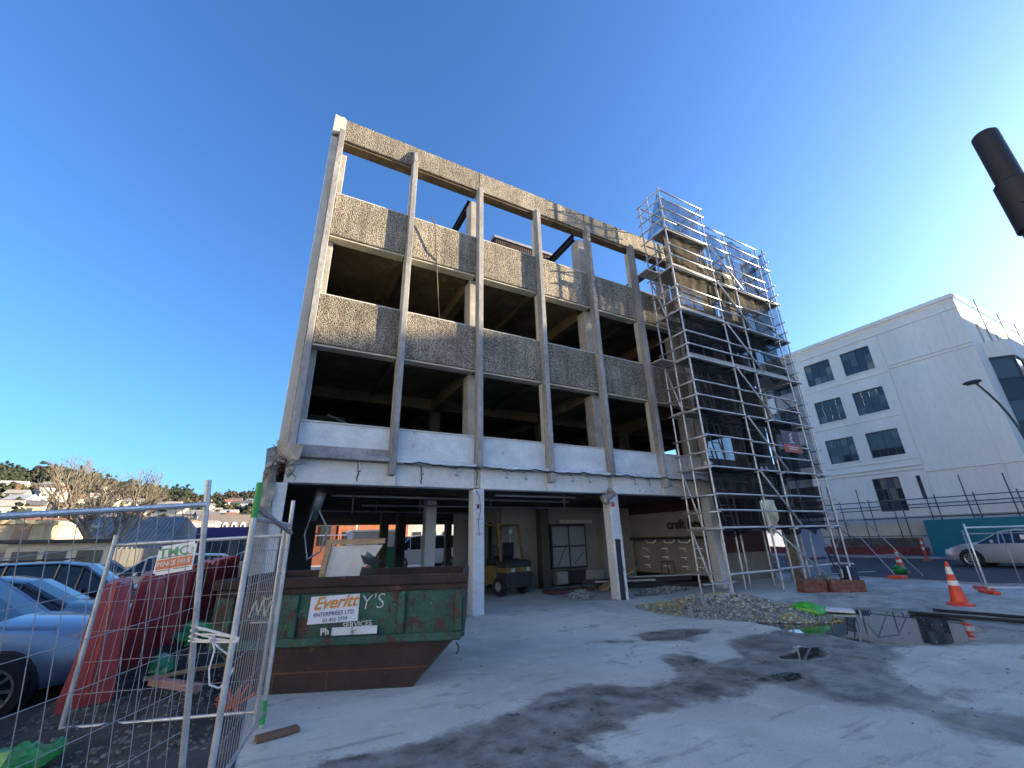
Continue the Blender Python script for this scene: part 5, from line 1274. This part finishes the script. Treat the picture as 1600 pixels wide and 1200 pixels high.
frame_fence((16.6, 4.95, .0), (19.0, 2.6, .0), 1.72, 'bright tube fence frame at the right edge in front of the silver car', mids=1)
frame_fence((17.5, 5.3, .0), (19.4, 3.5, .0), 1.55, 'thinner tube fence frame standing behind the bright one', GALVD, .018, mids=2)
TR = empty('tripod_frame', (19.7, 8.6, 0), 0, 'thin grey tube fence frame leaning on the kerb before the road', 'fence')
for (p, q) in (((19.2, 7.9, .05), (19.6, 9.2, 2.0)), ((20.6, 7.7, .05), (20.6, 9.0, 2.0)), ((19.6, 9.2, 2.0), (20.6, 9.0, 2.0)), ((19.4, 10.2, .05), (19.6, 9.2, 2.0)), ((19.35, 8.4, .75), (20.6, 8.2, .75))): tube_obj('tube', p, q, .018, GALVD, TR)
MB().box(19.0, 7.7, .03, 19.45, 8.1, .13).build('foot', CONEO, TR, True, bevel=.02)
# grey panel closing the end bay
GP = empty('grey_door_panel', (18.0, 9.75, 0), 0, 'flat blue grey sheet panel closing the bay right of the broken column', 'panel')
MB().box(17.35, 9.9, .02, 19.1, 9.95, 1.95).build('sheet', mat('blue grey sheet', (.20, .235, .29), .6, var=.1, scale=1.5), GP, True, bevel=.006)
MB().box(17.4, 9.86, .62, 18.9, 9.898, .70).build('rail', STEELF, GP, True)

# ------------------------------------------------------------------ things under the building
YEL = mat('worn yellow paint', (.27, .18, .045), .65, var=.25, scale=4, spots=[(7, .62, (.10, .07, .04))])
FK = empty('forklift', (6.65, 12.75, 0), R(14), 'yellow and black forklift seen from behind under the building', 'forklift')
MB().prism([(-.52, .22), (.52, .22), (.55, .55), (.52, .92), (.35, 1.0), (-.35, 1.0), (-.52, .92), (-.55, .55)], 'y', -.42, .1).build('counterweight', mat('black iron', (.03, .03, .033), .6, var=.2), FK, bevel=.04)
MB().box(-.56, -.44, .66, .56, .05, .80).build('bumper_band', YEL, FK, bevel=.02)
MB().box(-.5, .1, .3, .5, 1.35, .85).build('chassis', YEL, FK, bevel=.03); MB().box(-.45, .05, .85, .45, .75, 1.03).build('hood', mat('black cover', (.025, .025, .027), .5), FK, bevel=.04)
MB().box(-.25, .15, 1.03, .25, .6, 1.12).build('seat', BLACK, FK, bevel=.03); MB().box(-.24, .08, 1.1, .24, .18, 1.52).build('seat_back', BLACK, FK, bevel=.04)
for s in (-1, 1):
    MB().bar((s*.46, -.05, .98), (s*.43, .1, 2.05), .06, .07).build('guard_post', YEL, FK); MB().bar((s*.46, 1.2, .85), (s*.43, .95, 2.05), .06, .07).build('guard_post', YEL, FK)
    MB().bar((s*.43, .08, 2.06), (s*.43, .98, 2.06), .06, .06).build('guard_rail', YEL, FK)
    MB().lathe([(.1, -.09), (.24, -.09), (.27, -.06), (.27, .06), (.24, .09), (.1, .09)], (s*.46, -.0, .27), 'x', 20).build('wheel', TYRE, FK, smooth=True)
    MB().lathe([(0, .05*s), (.13, .085*s), (.145, .075*s)], (s*.47, .0, .27), 'x', 16).build('hub', mat('grey hub', (.35, .35, .33), .6), FK)
    MB().lathe([(.1, -.11), (.31, -.11), (.34, -.08), (.34, .08), (.31, .11), (0, .11)], (s*.52, 1.2, .34), 'x', 20).build('wheel', TYRE, FK, smooth=True)
    MB().box(s*.32-.06, -.45, .68, s*.32+.06, -.441, .78).build('rear_lamp', LAMPC, FK)
    MB().bar((s*.3, 1.42, .1), (s*.3, 1.42, 2.2), .1, .08).build('mast', DSTEEL, FK); MB().bar((s*.25, 1.5, .12), (s*.25, 2.4, .1), .1, .04).build('fork', DSTEEL, FK)
for y_ in (.1, .3, .5, .7, .92): MB().bar((-.43, y_, 2.07), (.43, y_, 2.07), .04, .03).build('guard_bar', YEL, FK)
MB().lathe([(.17, -.012), (.19, 0), (.17, .012)], (.05, .85, 1.25), 'y', 16).build('steering_wheel', BLACK, FK)
MB().tube((.0, .02, 1.5), (0, .02, 1.78), .012, 6).ball((0, .0, 1.85), .09, 10, 6, sq=(.8, .4, 1)).build('beacon', mat('pale lamp', (.6, .6, .58), .4), FK, smooth=True)
for s in (-.2, .2): MB().tube((s, .75, .5), (s, .75, .85), .15, 10).build('gas_bottle', mat('grey bottle', (.35, .36, .36), .5), FK)
CB = empty('double_cabinet', (9.75, 13.95, 0), 0, 'glass fronted double cabinet against the grey shop wall', 'cabinet')
CG = glass_mat('dusty cabinet glass', (.20, .24, .27), .25); FRM = mat('black frame', (.02, .02, .022), .5)
MB().box(8.95, 13.95, .55, 10.55, 14.18, 2.1).build('case', FRM, CB, True)
for i in range(2):
    for j in range(2): MB().box(9.02+i*.77, 13.935, .62+j*.73, 9.02+i*.77+.70, 13.948, .62+j*.73+.67).build('pane', CG, CB, True)
b = MB().bar((9.2, 13.925, .65), (9.62, 13.925, 1.4), .015, .02).bar((9.9, 13.925, .7), (10.4, 13.925, 1.1), .012, .02); b.build('tape_strip', FRM, CB, True, kind='stuff')
MB().box(9.35, 13.9, 2.13, 10.9, 14.15, 2.26).build('head_box', mat('pale box', (.5, .5, .48), .7), CB, True, bevel=.01)
for (x0, x1, m_) in ((8.9, 9.35, BWALL), (9.36, 10.15, FRM), (10.16, 11.0, BWALL)): MB().box(x0, 13.55, .08, x1, 13.9, .5).build('low_box', m_, CB, True, bevel=.02)
MB().box(11.3, 13.9, .1, 12.9, 14.19, 1.95).build('side_unit', mat('dull green grey unit', (.28, .29, .27), .8, var=.12), CB, True, bevel=.01)
# bracket rows and long shelf on the craft beer wall
BR = empty('shelf_brackets', (13.05, 12, 0), 0, 'rows of white shelf brackets on the craft beer wall', 'brackets')
for yy in (10.75, 11.45, 12.3, 13.3):
    for z in (.55, .85, 1.15):
        b = MB().bar((13.095, yy, z), (12.78, yy, z+.02), .025, .035).bar((13.095, yy, z-.10), (12.93, yy, z-.005), .02, .02); b.build('bracket', WLET, BR, True)
WS = empty('wall_shelf', (12.9, 12.2, 0), 0, 'long dark shelf with curved white brackets under the craft beer lettering', 'shelf')
MB().box(12.72, 10.4, 1.48, 13.095, 14.15, 1.56).build('board', FRM, WS, True)
for yy in (10.9, 11.6, 12.5):
    MB().path([(12.75, yy, 1.46), (12.7, yy+.02, 1.40), (12.72, yy+.1, 1.36), (12.72, yy+.45, 1.37), (12.74, yy+.5, 1.44)], .022, 8).build('curved_bracket', WLET, WS, True, smooth=True)
# steel sections and boards piled on the floor
pile = [((9.6, 12.4, .08), (12.9, 10.6, .10), .2, .12, DSTEEL, 'dark steel section lying before the shop wall, lowest of the pile'),
        ((9.3, 12.7, .2), (12.6, 11.0, .26), .18, .14, DSTEEL, 'dark steel section lying across the pile before the shop wall'),
        ((9.4, 12.1, .24), (11.1, 11.15, .27), .16, .05, mat('pale painted timber', (.5, .5, .47), .7, var=.12), 'pale painted board on top of the dark steel pile'),
        ((10.6, 11.9, .33), (13.0, 10.75, .36), .14, .04, mat('pale painted timber', (.5, .5, .47), .7), 'long pale board at the back of the dark steel pile')]
for p, q, w, h_, m_, lab in pile:
    o = MB().bar(p, q, w, h_).build('steel_section' if m_ is DSTEEL else 'loose_board', m_, None, bevel=.006); finish(o, lab, 'steel section' if m_ is DSTEEL else 'board')
PLT = empty('leaning_pallet', (9.6, 11.5, 0), 0, 'timber board ramp leaning up behind the black striped column', 'board')
for k in range(4): MB().bar((8.95+k*.10, 11.2+k*.17, .1), (10.35+k*.10, 11.15+k*.17, .66), .16, .025).build('board', TIMB, PLT, True)
for t in (.1, .9): MB().bar((8.95+1.4*t, 11.13, .06+.56*t), (9.3+1.4*t, 11.75, .06+.56*t), .05, .05).build('bearer', TIMB, PLT, True)
ST = empty('red_stool', (12.55, 11.9, 0), 0, 'thin rusty stool frame standing below the white brackets', 'stool')
for (dx, dy) in ((-.14, -.14), (.14, -.14), (-.14, .14), (.14, .14)): tube_obj('leg', (12.55+dx*1.3, 11.9+dy*1.3, .0), (12.55+dx, 11.9+dy, .72), .014, RUST, ST)
MB().box(12.38, 11.73, .72, 12.72, 12.07, .75).build('seat', RUST, ST, True)
o = MB().box(7.6, 11.9, .01, 9.2, 12.5, .09).build('rubbish_board', mat('rusty red board', (.13, .055, .04), .85, var=.3, scale=4), None, bevel=.01); finish(o, 'dark red board lying in front of the cabinet', 'board')
# white sheet and timber by the scaffold foot
o = MB().bar((11.3, 9.5, .22), (12.1, 9.0, .30), .3, .03).build('tin_sheet', mat('bent pale tin', (.55, .58, .6), .4, .5, var=.1), None); finish(o, 'bent pale tin sheet lying at the scaffold foot', 'sheet')

# ------------------------------------------------------------------ street behind, seen through the ground floor
def shed(name, x0, x1, y0, y1, h, m_, lab, wins=(), roofm=CONC, z0=0):
    r_ = empty(name, ((x0+x1)/2, (y0+y1)/2, z0), 0, lab, 'building')
    MB().box(x0, y0, z0, x1, y1, h).build('wall', m_, r_, True); MB().box(x0-.15, y0-.15, h, x1+.15, y1+.15, h+.25).build('roof', roofm, r_, True)
    for (a, c, d_, e_) in wins:
        w_ = MB().box(a, y0-.05, d_, c, y0-.004, e_).build('window', STEELF, r_, True); MB().box(a+.07, y0-.07, d_+.07, c-.07, y0-.052, e_-.07).build('pane', GLASS, w_, True)
    return r_
ORB = mat('orange brick', (.48, .17, .08), .85, var=.2, scale=3); GRYR = mat('pale grey render', (.5, .5, .48), .8, var=.12, scale=1)
shed('orange_brick_building', 4.6, 10.6, 41, 50, 9, ORB, 'orange brick building seen through the open ground floor', [(5+i*1.5, 5.8+i*1.5, z, z+1.6) for i in range(4) for z in (1, 4.2)])
shed('grey_street_building', 10.9, 19, 42, 52, 10, GRYR, 'pale grey building seen through the ground floor to the right of the orange one', [(11.4+i*1.5, 12.2+i*1.5, z, z+1.7) for i in range(5) for z in (.8, 3.8, 6.8)])
shed('dark_red_building', -.6, 4.3, 40, 50, 8, mat('dark red brick', (.22, .07, .05), .85, var=.2, scale=3), 'dark red brick building seen just right of the corner column', [(0+i*1.5, .9+i*1.5, z, z+1.6) for i in range(3) for z in (1.5, 4.5)])
VR = empty('veranda', (3.6, 37, 0), 0, 'cream veranda with a railing in front of the red brick building', 'veranda')
MB().box(1.6, 37.0, 3.0, 5.6, 39.0, 3.2).build('roof', CREAM, VR, True); MB().box(1.6, 36.98, 2.2, 5.6, 37.04, 2.28).build('rail', WLET, VR, True)
for i in range(16): MB().box(1.65+i*.26, 36.99, 1.5, 1.70+i*.26, 37.03, 2.2).build('baluster', DSTEEL, VR, True)
for x in (1.7, 5.5): MB().box(x-.06, 37.05, 0, x+.06, 37.17, 3.0).build('post', WLET, VR, True)
CT = empty('container', (5.6, 31.5, 0), 0, 'pale grey container behind the green bin in the back street', 'container')
MB().box(4.3, 30.4, .1, 7.4, 33, 2.3).build('body', mat('pale container paint', (.5, .52, .53), .6, var=.1), CT, True, bevel=.02)
for i in range(15): MB().box(4.4+i*.2, 30.36, .2, 4.5+i*.2, 30.399, 2.15).build('rib', mat('pale container paint', (.5, .52, .53), .6), CT, True)
MB().box(4.2, 30.3, 2.305, 7.5, 33.1, 2.42).build('roof', WLET, CT, True)
GBN = empty('green_bin', (6.0, 28.9, 0), 0, 'green wheeled waste bin in the back street', 'bin')
GBM = mat('green bin plastic', (.02, .16, .09), .5, var=.12)
MB().prism([(5.35, .2), (6.65, .2), (6.75, 1.25), (5.25, 1.25)], 'y', 28.5, 29.4).build('body', GBM, GBN, True, bevel=.03); MB().box(5.2, 28.42, 1.25, 6.8, 29.48, 1.36).build('lid', GBM, GBN, True, bevel=.03)
for x in (5.5, 6.5): MB().lathe([(0, -.03), (.1, -.03), (.1, .03), (0, .03)], (x, 28.6, .1), 'x', 12).build('wheel', TYRE, GBN, True)
MB().box(5.8, 28.46, .75, 6.1, 28.478, .98).build('label', WLET, GBN, True)
car('white_van', (8.7, 29.5, 0), R(182), paint('white van paint', (.6, .62, .64), .1), 'white van parked in the back street between the dark columns', 'van')
car('blue_grey_car', (13.2, 32.5, 0), R(180), paint('blue grey car paint', (.3, .36, .42)), 'pale blue car in the back street under the traffic light', 'sedan')
TL = empty('traffic_light', (11.4, 32.2, 0), 0, 'red traffic light on a dark pole in the back street', 'traffic light')
MB().tube((11.4, 32.3, 0), (11.4, 32.3, 3.2), .06, 10).build('pole', DSTEEL, TL, True); MB().box(11.2, 32.05, 1.75, 11.6, 32.28, 2.75).build('housing', BLACK, TL, True, bevel=.03)
for k, m_ in enumerate((emit_mat('red signal', (1, .04, .02), 5), mat('dark amber lens', (.08, .05, .01), .3), mat('dark green lens', (.01, .06, .03), .3))): MB().lathe([(0, -.02), (.1, -.015), (.11, 0)], (11.4, 32.04, 2.55-k*.31), 'y', 14).build('lens', m_, TL, True)

# ------------------------------------------------------------------ left background: street, tree, hill
CRM = mat('cream stucco', (.62, .52, .32), .85, var=.12, scale=1, spots=[(2, .68, (.45, .36, .24))]); TAN = mat('tan pilaster', (.42, .28, .18), .85, var=.12)
def pol(az_, d_): a = R(az_); return Vector((math.sin(a)*d_, math.cos(a)*d_, 0))
zc = -1.0
AB = empty('cream_building', (-16, 38, zc), 0, 'cream building with an arched window and round canopy at the far left', 'building')
MB().box(-30, 38, zc, -12.9, 50, 3.2).build('wall', CRM, AB, True); MB().box(-30.1, 37.85, 3.2, -12.8, 50, 3.42).build('parapet', CRM, AB, True)
for x in (-13.9, -16.6, -20): MB().box(x-.35, 37.9, zc, x+.35, 37.998, 3.2).build('pilaster', TAN, AB, True)
for x in (-15.2, -18.6):
    b = MB(); arc = [(x-.7, .2)]+[(x+.7*math.cos(math.pi-t*math.pi/10), 1.0+.7*math.sin(t*math.pi/10)) for t in range(11)]+[(x+.7, .2)]
    b.prism(arc, 'y', 37.88, 37.995).build('arched_window', STEELF, AB, True)
    for t in (.25, .5, .75): MB().bar((x, 37.87, .9), (x+.68*math.cos(t*math.pi), 37.87, 1.0+.66*math.sin(t*math.pi)), .02, .05).build('glazing_bar', WLET, AB, True)
    MB().box(x-.7, 37.84, .88, x+.7, 37.875, .95).build('glazing_bar', WLET, AB, True)
b = MB(); prof = [(1.05*math.cos(t*math.pi/20), 1.05*math.sin(t*math.pi/20)) for t in range(11)]
for i in range(10): b.quad((-15.4, 37.9-prof[i][0], .5+prof[i][1]), (-13.7, 37.9-prof[i][0], .5+prof[i][1]), (-13.7, 37.9-prof[i+1][0], .5+prof[i+1][1]), (-15.4, 37.9-prof[i+1][0], .5+prof[i+1][1]))
o = b.build('round_canopy', TAN, AB, True); md = o.modifiers.new('t', 'SOLIDIFY'); md.thickness = .05
GR = empty('grey_roof_hall', (-8, 46, zc), 0, 'long hall with a sloping grey ribbed roof behind the bare tree', 'building')
b = MB(); b.prism([(43, zc), (56, zc), (56, 3.4), (49, 4.2), (43, 1.6)], 'x', -14.5, -7.5).build('wall', mat('grey hall cladding', (.30, .29, .27), .8, var=.15, scale=1), GR, True)
for i in range(24): MB().bar((-14.4+i*.3, 43, 1.63), (-14.4+i*.3, 49, 4.23), .05, .06).build('roof_rib', mat('dark roof rib', (.2, .2, .2), .7), GR, True)
KI = empty('white_kiosk', pol(-17.2, 31)+Vector((0, 0, zc)), R(12), 'small white kiosk with a flat dark roof left of the bare tree', 'kiosk')
MB().box(-1.7, -1, 0, 1.7, 1, 2.95).build('wall', mat('cream white boards', (.66, .62, .5), .8, var=.1), KI)
MB().box(-2.0, -1.35, 2.952, 2.0, 1.3, 3.1).build('roof', STEELF, KI, bevel=.02)
for (a, c) in ((-1.5, -.7), (-.5, .25), (.6, 1.5)): MB().box(a, -1.03, .7, c, -1.003, 2.6).build('window', mat('dim kiosk glass', (.14, .14, .12), .2), KI); MB().box(a-.06, -1.06, .62, c+.06, -1.032, .70).build('sill', WLET, KI)
MB().box(.35, -1.05, .0, .45, -1.002, 2.3).build('post', WLET, KI)
PB = empty('purple_building', pol(-6.5, 62)+Vector((0, 0, zc)), 0, 'low shop building with a deep purple fascia beyond the car park', 'building')
MB().box(-12.6, 60, zc, -2.2, 68, 2.6).build('wall', mat('dark shop front', (.05, .07, .07), .5, var=.2), PB, True); MB().box(-12.8, 59.8, 2.6, -2.0, 68.2, 3.7).build('fascia', mat('purple fascia', (.05, .035, .16), .6, var=.1), PB, True)
for i in range(7): MB().box(-12.2+i*1.45, 59.95, -.6, -11.2+i*1.45, 59.998, 2.1).build('shop_window', GLASS2, PB, True)
GW = empty('arched_grey_building', (-4, 104, zc), 0, 'grey building with a row of white arched windows behind the fence post', 'building')
MB().box(-12, 100, zc, 2.2, 112, 7.4).build('wall', mat('grey brown stucco', (.24, .20, .18), .85, var=.12), GW, True)
for i in range(9):
    x = -10.6+i*1.45; b = MB(); b.prism([(x-.42, 4.3)]+[(x+.42*math.cos(math.pi-t*math.pi/6), 5.6+.42*math.sin(t*math.pi/6)) for t in range(7)]+[(x+.42, 4.3)], 'y', 99.9, 99.998); w_ = b.build('arched_window', WLET, GW, True)
    MB().box(x-.2, 99.86, 4.5, x+.2, 99.898, 5.5).build('pane', GLASS, w_, True)
for k, (az_, d_, w, h_, c_) in enumerate(((-14.6, 75, 9, 4.6, (.55, .5, .42)), (-11.2, 85, 9, 5.4, (.5, .42, .36)), (-8.6, 92, 8, 5.6, (.6, .56, .48)), (-20.5, 80, 12, 4.8, (.5, .48, .43)), (-17.5, 95, 10, 6, (.58, .54, .46)), (-5.5, 88, 7, 4.3, (.6, .6, .58)), (-13, 120, 14, 7.2, (.45, .35, .28)))):
    c = pol(az_, d_)
    labs = ['pale low building just left of the bare tree crown', 'tan building right behind the bare tree', 'cream building between the tree and the fence post', 'grey cream building at the far left edge below the houses', 'cream two storey building below the hillside houses on the left', 'white low building just left of the near fence post', 'brown long building below the hill behind the tree']
    r_ = shed('town_building', c.x-w/2, c.x+w/2, c.y, c.y+7, h_, mat('town wall %d' % k, c_, .85, var=.15), labs[k], [(c.x-w/2+.6+i*1.8, c.x-w/2+1.6+i*1.8, h_-2.6, h_-1.2) for i in range(int(w/1.9))], mat('town roof %d' % (k % 3), [(.3, .28, .26), (.35, .16, .11), (.45, .45, .44)][k % 3], .8), zc)
# bare tree
BARK = mat('pale bark', (.22, .19, .145), .9, var=.2, scale=6)
TREE = empty('bare_tree', pol(-14.2, 38)+Vector((0, 0, -1.1)), 0, 'leafless pale barked tree spreading above the parked cars', 'tree')
tr = MB(); cr = MB()
rng = random.Random(5)
def branch(p, d, r_, L_, lev):
    q = p; n_ = 3
    for i in range(n_):
        d = (d+Vector((rng.gauss(0, .12), rng.gauss(0, .12), rng.gauss(0, .08)+(.05 if lev > 1 else 0)))).normalized()
        q2 = q+d*L_/n_; (tr if lev < 2 else cr).tube(q, q2, r_*(1-.22*i), 6 if lev < 3 else 4, r_*(1-.22*(i+1)), cap=False); q = q2
        if lev < 6 and i > 0 or lev >= 2:
            if lev < 6:
                for _ in range(1 if lev > 1 else 2):
                    a = rng.uniform(0, 6.28); s = Vector((math.cos(a), math.sin(a), rng.uniform(-.1, .75))).normalized()
                    branch(q, (d*.75+s*.7).normalized(), r_*.55, L_*.68, lev+1)
    if lev < 6: branch(q, d, r_*.6, L_*.7, lev+1)
branch(Vector((0, 0, 0)), Vector((.16, 0, 1)), .26, 3.3, 1)
tr.build('trunk', BARK, TREE, smooth=True); cr.build('crown', BARK, TREE, kind='stuff')
POLE = MB().tube(pol(-19.6, 60)+Vector((0, 0, -1)), pol(-18.8, 60)+Vector((0, 0, 7.5)), .14, 8).build('power_pole', mat('old pole timber', (.12, .1, .08), .9), None); finish(POLE, 'leaning dark timber pole before the hillside houses', 'pole')
# hill with houses and trees
def ridge(az_):
    pts = [(-60, 7.2), (-30, 6.9), (-22, 6.2), (-20, 6.5), (-17, 6.0), (-13, 5.2), (-10.5, 5.0), (-7, 4.9), (-3, 5.6), (2, 5.5), (20, 4.5), (45, 3.5)]
    for (a, b_), (c, d_) in zip(pts[:-1], pts[1:]):
        if a <= az_ <= c: return b_+(d_-b_)*(az_-a)/(c-a)
    return 4.0
def hill_z(az_, d_):
    top_ = math.tan(R(ridge(az_)))*640+1.6
    t = max(0, min(1, (d_-130)/510)); z = -1.6+(top_+1.6)*(t**1.15) if d_ <= 640 else top_-(d_-640)*.12
    return z+(3.5*noise.noise((az_*.5, d_*.012, 1)) if d_ > 150 else 0)
vs = []; fs = []; AZ = [-62+i*1.2 for i in range(90)]; DD = [120, 150, 180, 220, 260, 310, 360, 420, 480, 540, 600, 640, 700, 800]
for d_ in DD:
    for a in AZ: p = pol(a, d_); vs.append((p.x, p.y, hill_z(a, d_)))
for j in range(len(DD)-1):
    for i in range(len(AZ)-1): k = j*len(AZ)+i; fs.append((k, k+1, k+len(AZ)+1, k+len(AZ)))
o = MB().add(vs, fs).build('hill', mat('dry hillside', (.10, .095, .045), .95, var=.35, scale=.04, spots=[(.08, .6, (.16, .12, .06))]), None, smooth=True); o['kind'] = 'structure'
rng = random.Random(11)
HW = [mat('house wall %d' % i, c_, .85, var=.08, scale=.5) for i, c_ in enumerate(((.66, .62, .52), (.6, .5, .36), (.7, .68, .62), (.5, .42, .32)))]
HR = [mat('house roof %d' % i, c_, .8, var=.12, scale=.5) for i, c_ in enumerate(((.30, .12, .08), (.24, .23, .22), (.4, .36, .3), (.16, .15, .15), (.55, .53, .5)))]
taken = []; nh = 0; seen_ = set(); where = ['low on the slope', 'midway up the slope', 'high on the slope']
wn = ['cream', 'tan', 'white', 'brown']; rn = ['red', 'grey', 'fawn', 'dark', 'pale']
for t_ in range(900):
    if nh >= 64: break
    a = rng.uniform(-23.5, -.5); d_ = 190+250*rng.random()**.9
    if any(abs(a-x)*d_*.0175 < 11 and abs(d_-y) < 22 for x, y in taken): continue
    taken.append((a, d_)); p = pol(a, d_); z = hill_z(a, d_)
    w, l, h_ = rng.uniform(7, 12), rng.uniform(6, 8), rng.uniform(3.2, 6); wi, ri = rng.randrange(4), rng.randrange(5)
    side_ = 'at the far left' if a < -18 else ('left of the bare tree' if a < -15 else ('behind the bare tree' if a < -10 else ('right of the bare tree' if a < -6 else 'beside the near fence post')))
    for _ in range(30):
        lab_ = '%s %s house with %s roof %s, %s' % ('tall' if h_ >= 4.6 else 'low', wn[wi], rn[ri], where[0 if d_ < 270 else (1 if d_ < 360 else 2)], side_)
        if lab_ not in seen_: break
        wi, ri = rng.randrange(4), rng.randrange(5)
    seen_.add(lab_)
    r_ = empty('hillside_house', (p.x, p.y, z-1), rng.uniform(-.5, .5), lab_, 'house', 'houses on the hillside')
    MB().box(-w/2, -l/2, 0, w/2, l/2, h_+1).build('wall', HW[wi], r_); MB().prism([(-l/2-.5, h_+1.01), (l/2+.5, h_+1.01), (0, h_+3.2)], 'x', -w/2-.4, w/2+.4).build('roof', HR[ri], r_)
    for k in range(int(w/2.6)):
        for zz in ([1.8] if h_ < 4.6 else [1.8, 4.4]): MB().box(-w/2+.8+k*2.5, -l/2-.06, zz, -w/2+2.2+k*2.5, -l/2-.004, zz+1.3).build('window', GLASS2, r_)
    nh += 1
LEAFC = [mat('dark conifer foliage', (.035, .05, .022), .95, var=.4, scale=.25), mat('olive foliage', (.075, .08, .028), .95, var=.4, scale=.25), mat('russet winter twigs', (.15, .095, .055), .95, var=.35, scale=.25)]
fb = [MB(), MB(), MB()]
for t_ in range(3200):
    a = rng.uniform(-25, 3); u = rng.random()
    d_ = 400+245*u if rng.random() < .62 else 170+260*u
    if any(abs(a-x)*d_*.0175 < 7.5 and -9 < d_-y < 11 for x, y in taken): continue
    up_ = (a < -9 and d_ > 400)
    if d_ < 400 and rng.random() < .35: continue
    p = pol(a, d_); z = hill_z(a, d_); kind_ = rng.choice([0, 0, 0, 1, 2]) if up_ else rng.choice([1, 1, 2, 0])
    R_ = rng.uniform(2.2, 4.6)*(1.25 if up_ else .85); H_ = R_*rng.uniform(1.3, 2.6 if kind_ == 0 else 1.6)
    for q in range(rng.randint(5, 8)):      # ragged clumps, narrower toward the top
        f_ = rng.random(); rr = R_*(1-.65*f_)
        c = Vector((p.x+rng.gauss(0, .45)*rr, p.y+rng.gauss(0, .45)*rr, z+H_*(.25+.9*f_)))
        s = rr*rng.uniform(.4, .75); n5 = 6
        b = fb[kind_]; vv = [c+Vector((0, 0, s*rng.uniform(.7, 1.3)))]
        for j_ in range(2):
            for i_ in range(n5): t = 6.283*(i_+rng.uniform(-.3, .3))/n5; g_ = s*rng.uniform(.65, 1.2); vv.append(c+Vector((math.cos(t)*g_, math.sin(t)*g_, s*(.3 if j_ == 0 else -.5)+s*rng.uniform(-.25, .25))))
        b.add(vv, [(0, 1+i_, 1+(i_+1) % n5) for i_ in range(n5)]+[(1+i_, 1+n5+i_, 1+n5+(i_+1) % n5, 1+(i_+1) % n5) for i_ in range(n5)])
FO = empty('forest', (-150, 450, 0), 0, None, None); FO['kind'] = 'stuff'; FO['label'] = 'dark wooded ridge and garden trees covering the hillside'; FO['category'] = 'woodland'
for b, m_, nm in zip(fb, LEAFC, ('conifers', 'broadleaf_trees', 'bare_trees')): b.build(nm, m_, FO, True, kind='stuff')

# ------------------------------------------------------------------ small debris on the slab, loose rope on the facade
dbm = MB()
for k in range(170):
    x, y = random.uniform(.4, 15), random.uniform(1.6, 9.5)
    if random.random() < .5: x, y = random.uniform(4.5, 11), random.uniform(2.2, 6)
    s = random.uniform(.005, .018); dbm.ball((x, y, s*.3), s, 5, 3, sq=(1, random.uniform(.4, 1), .5), jit=.3)
o = dbm.build('debris', mat('concrete chips', (.40, .37, .32), .9, var=.5, scale=2.5), None); finish(o, 'scattered concrete chips and grit on the slab', 'debris', kind='stuff')
o = MB().path([(2.62, 9.56, 10.44), (2.75, 9.60, 10.2), (2.85, 9.70, 9.4), (3.0, 9.95, 8.6), (3.08, 10.0, 7.9), (3.15, 10.02, 7.3)], .016, 6).build('hanging_rope', mat('brown rope', (.16, .12, .08), .9), None); finish(o, 'brown rope hanging between the two upper window rows', 'rope')
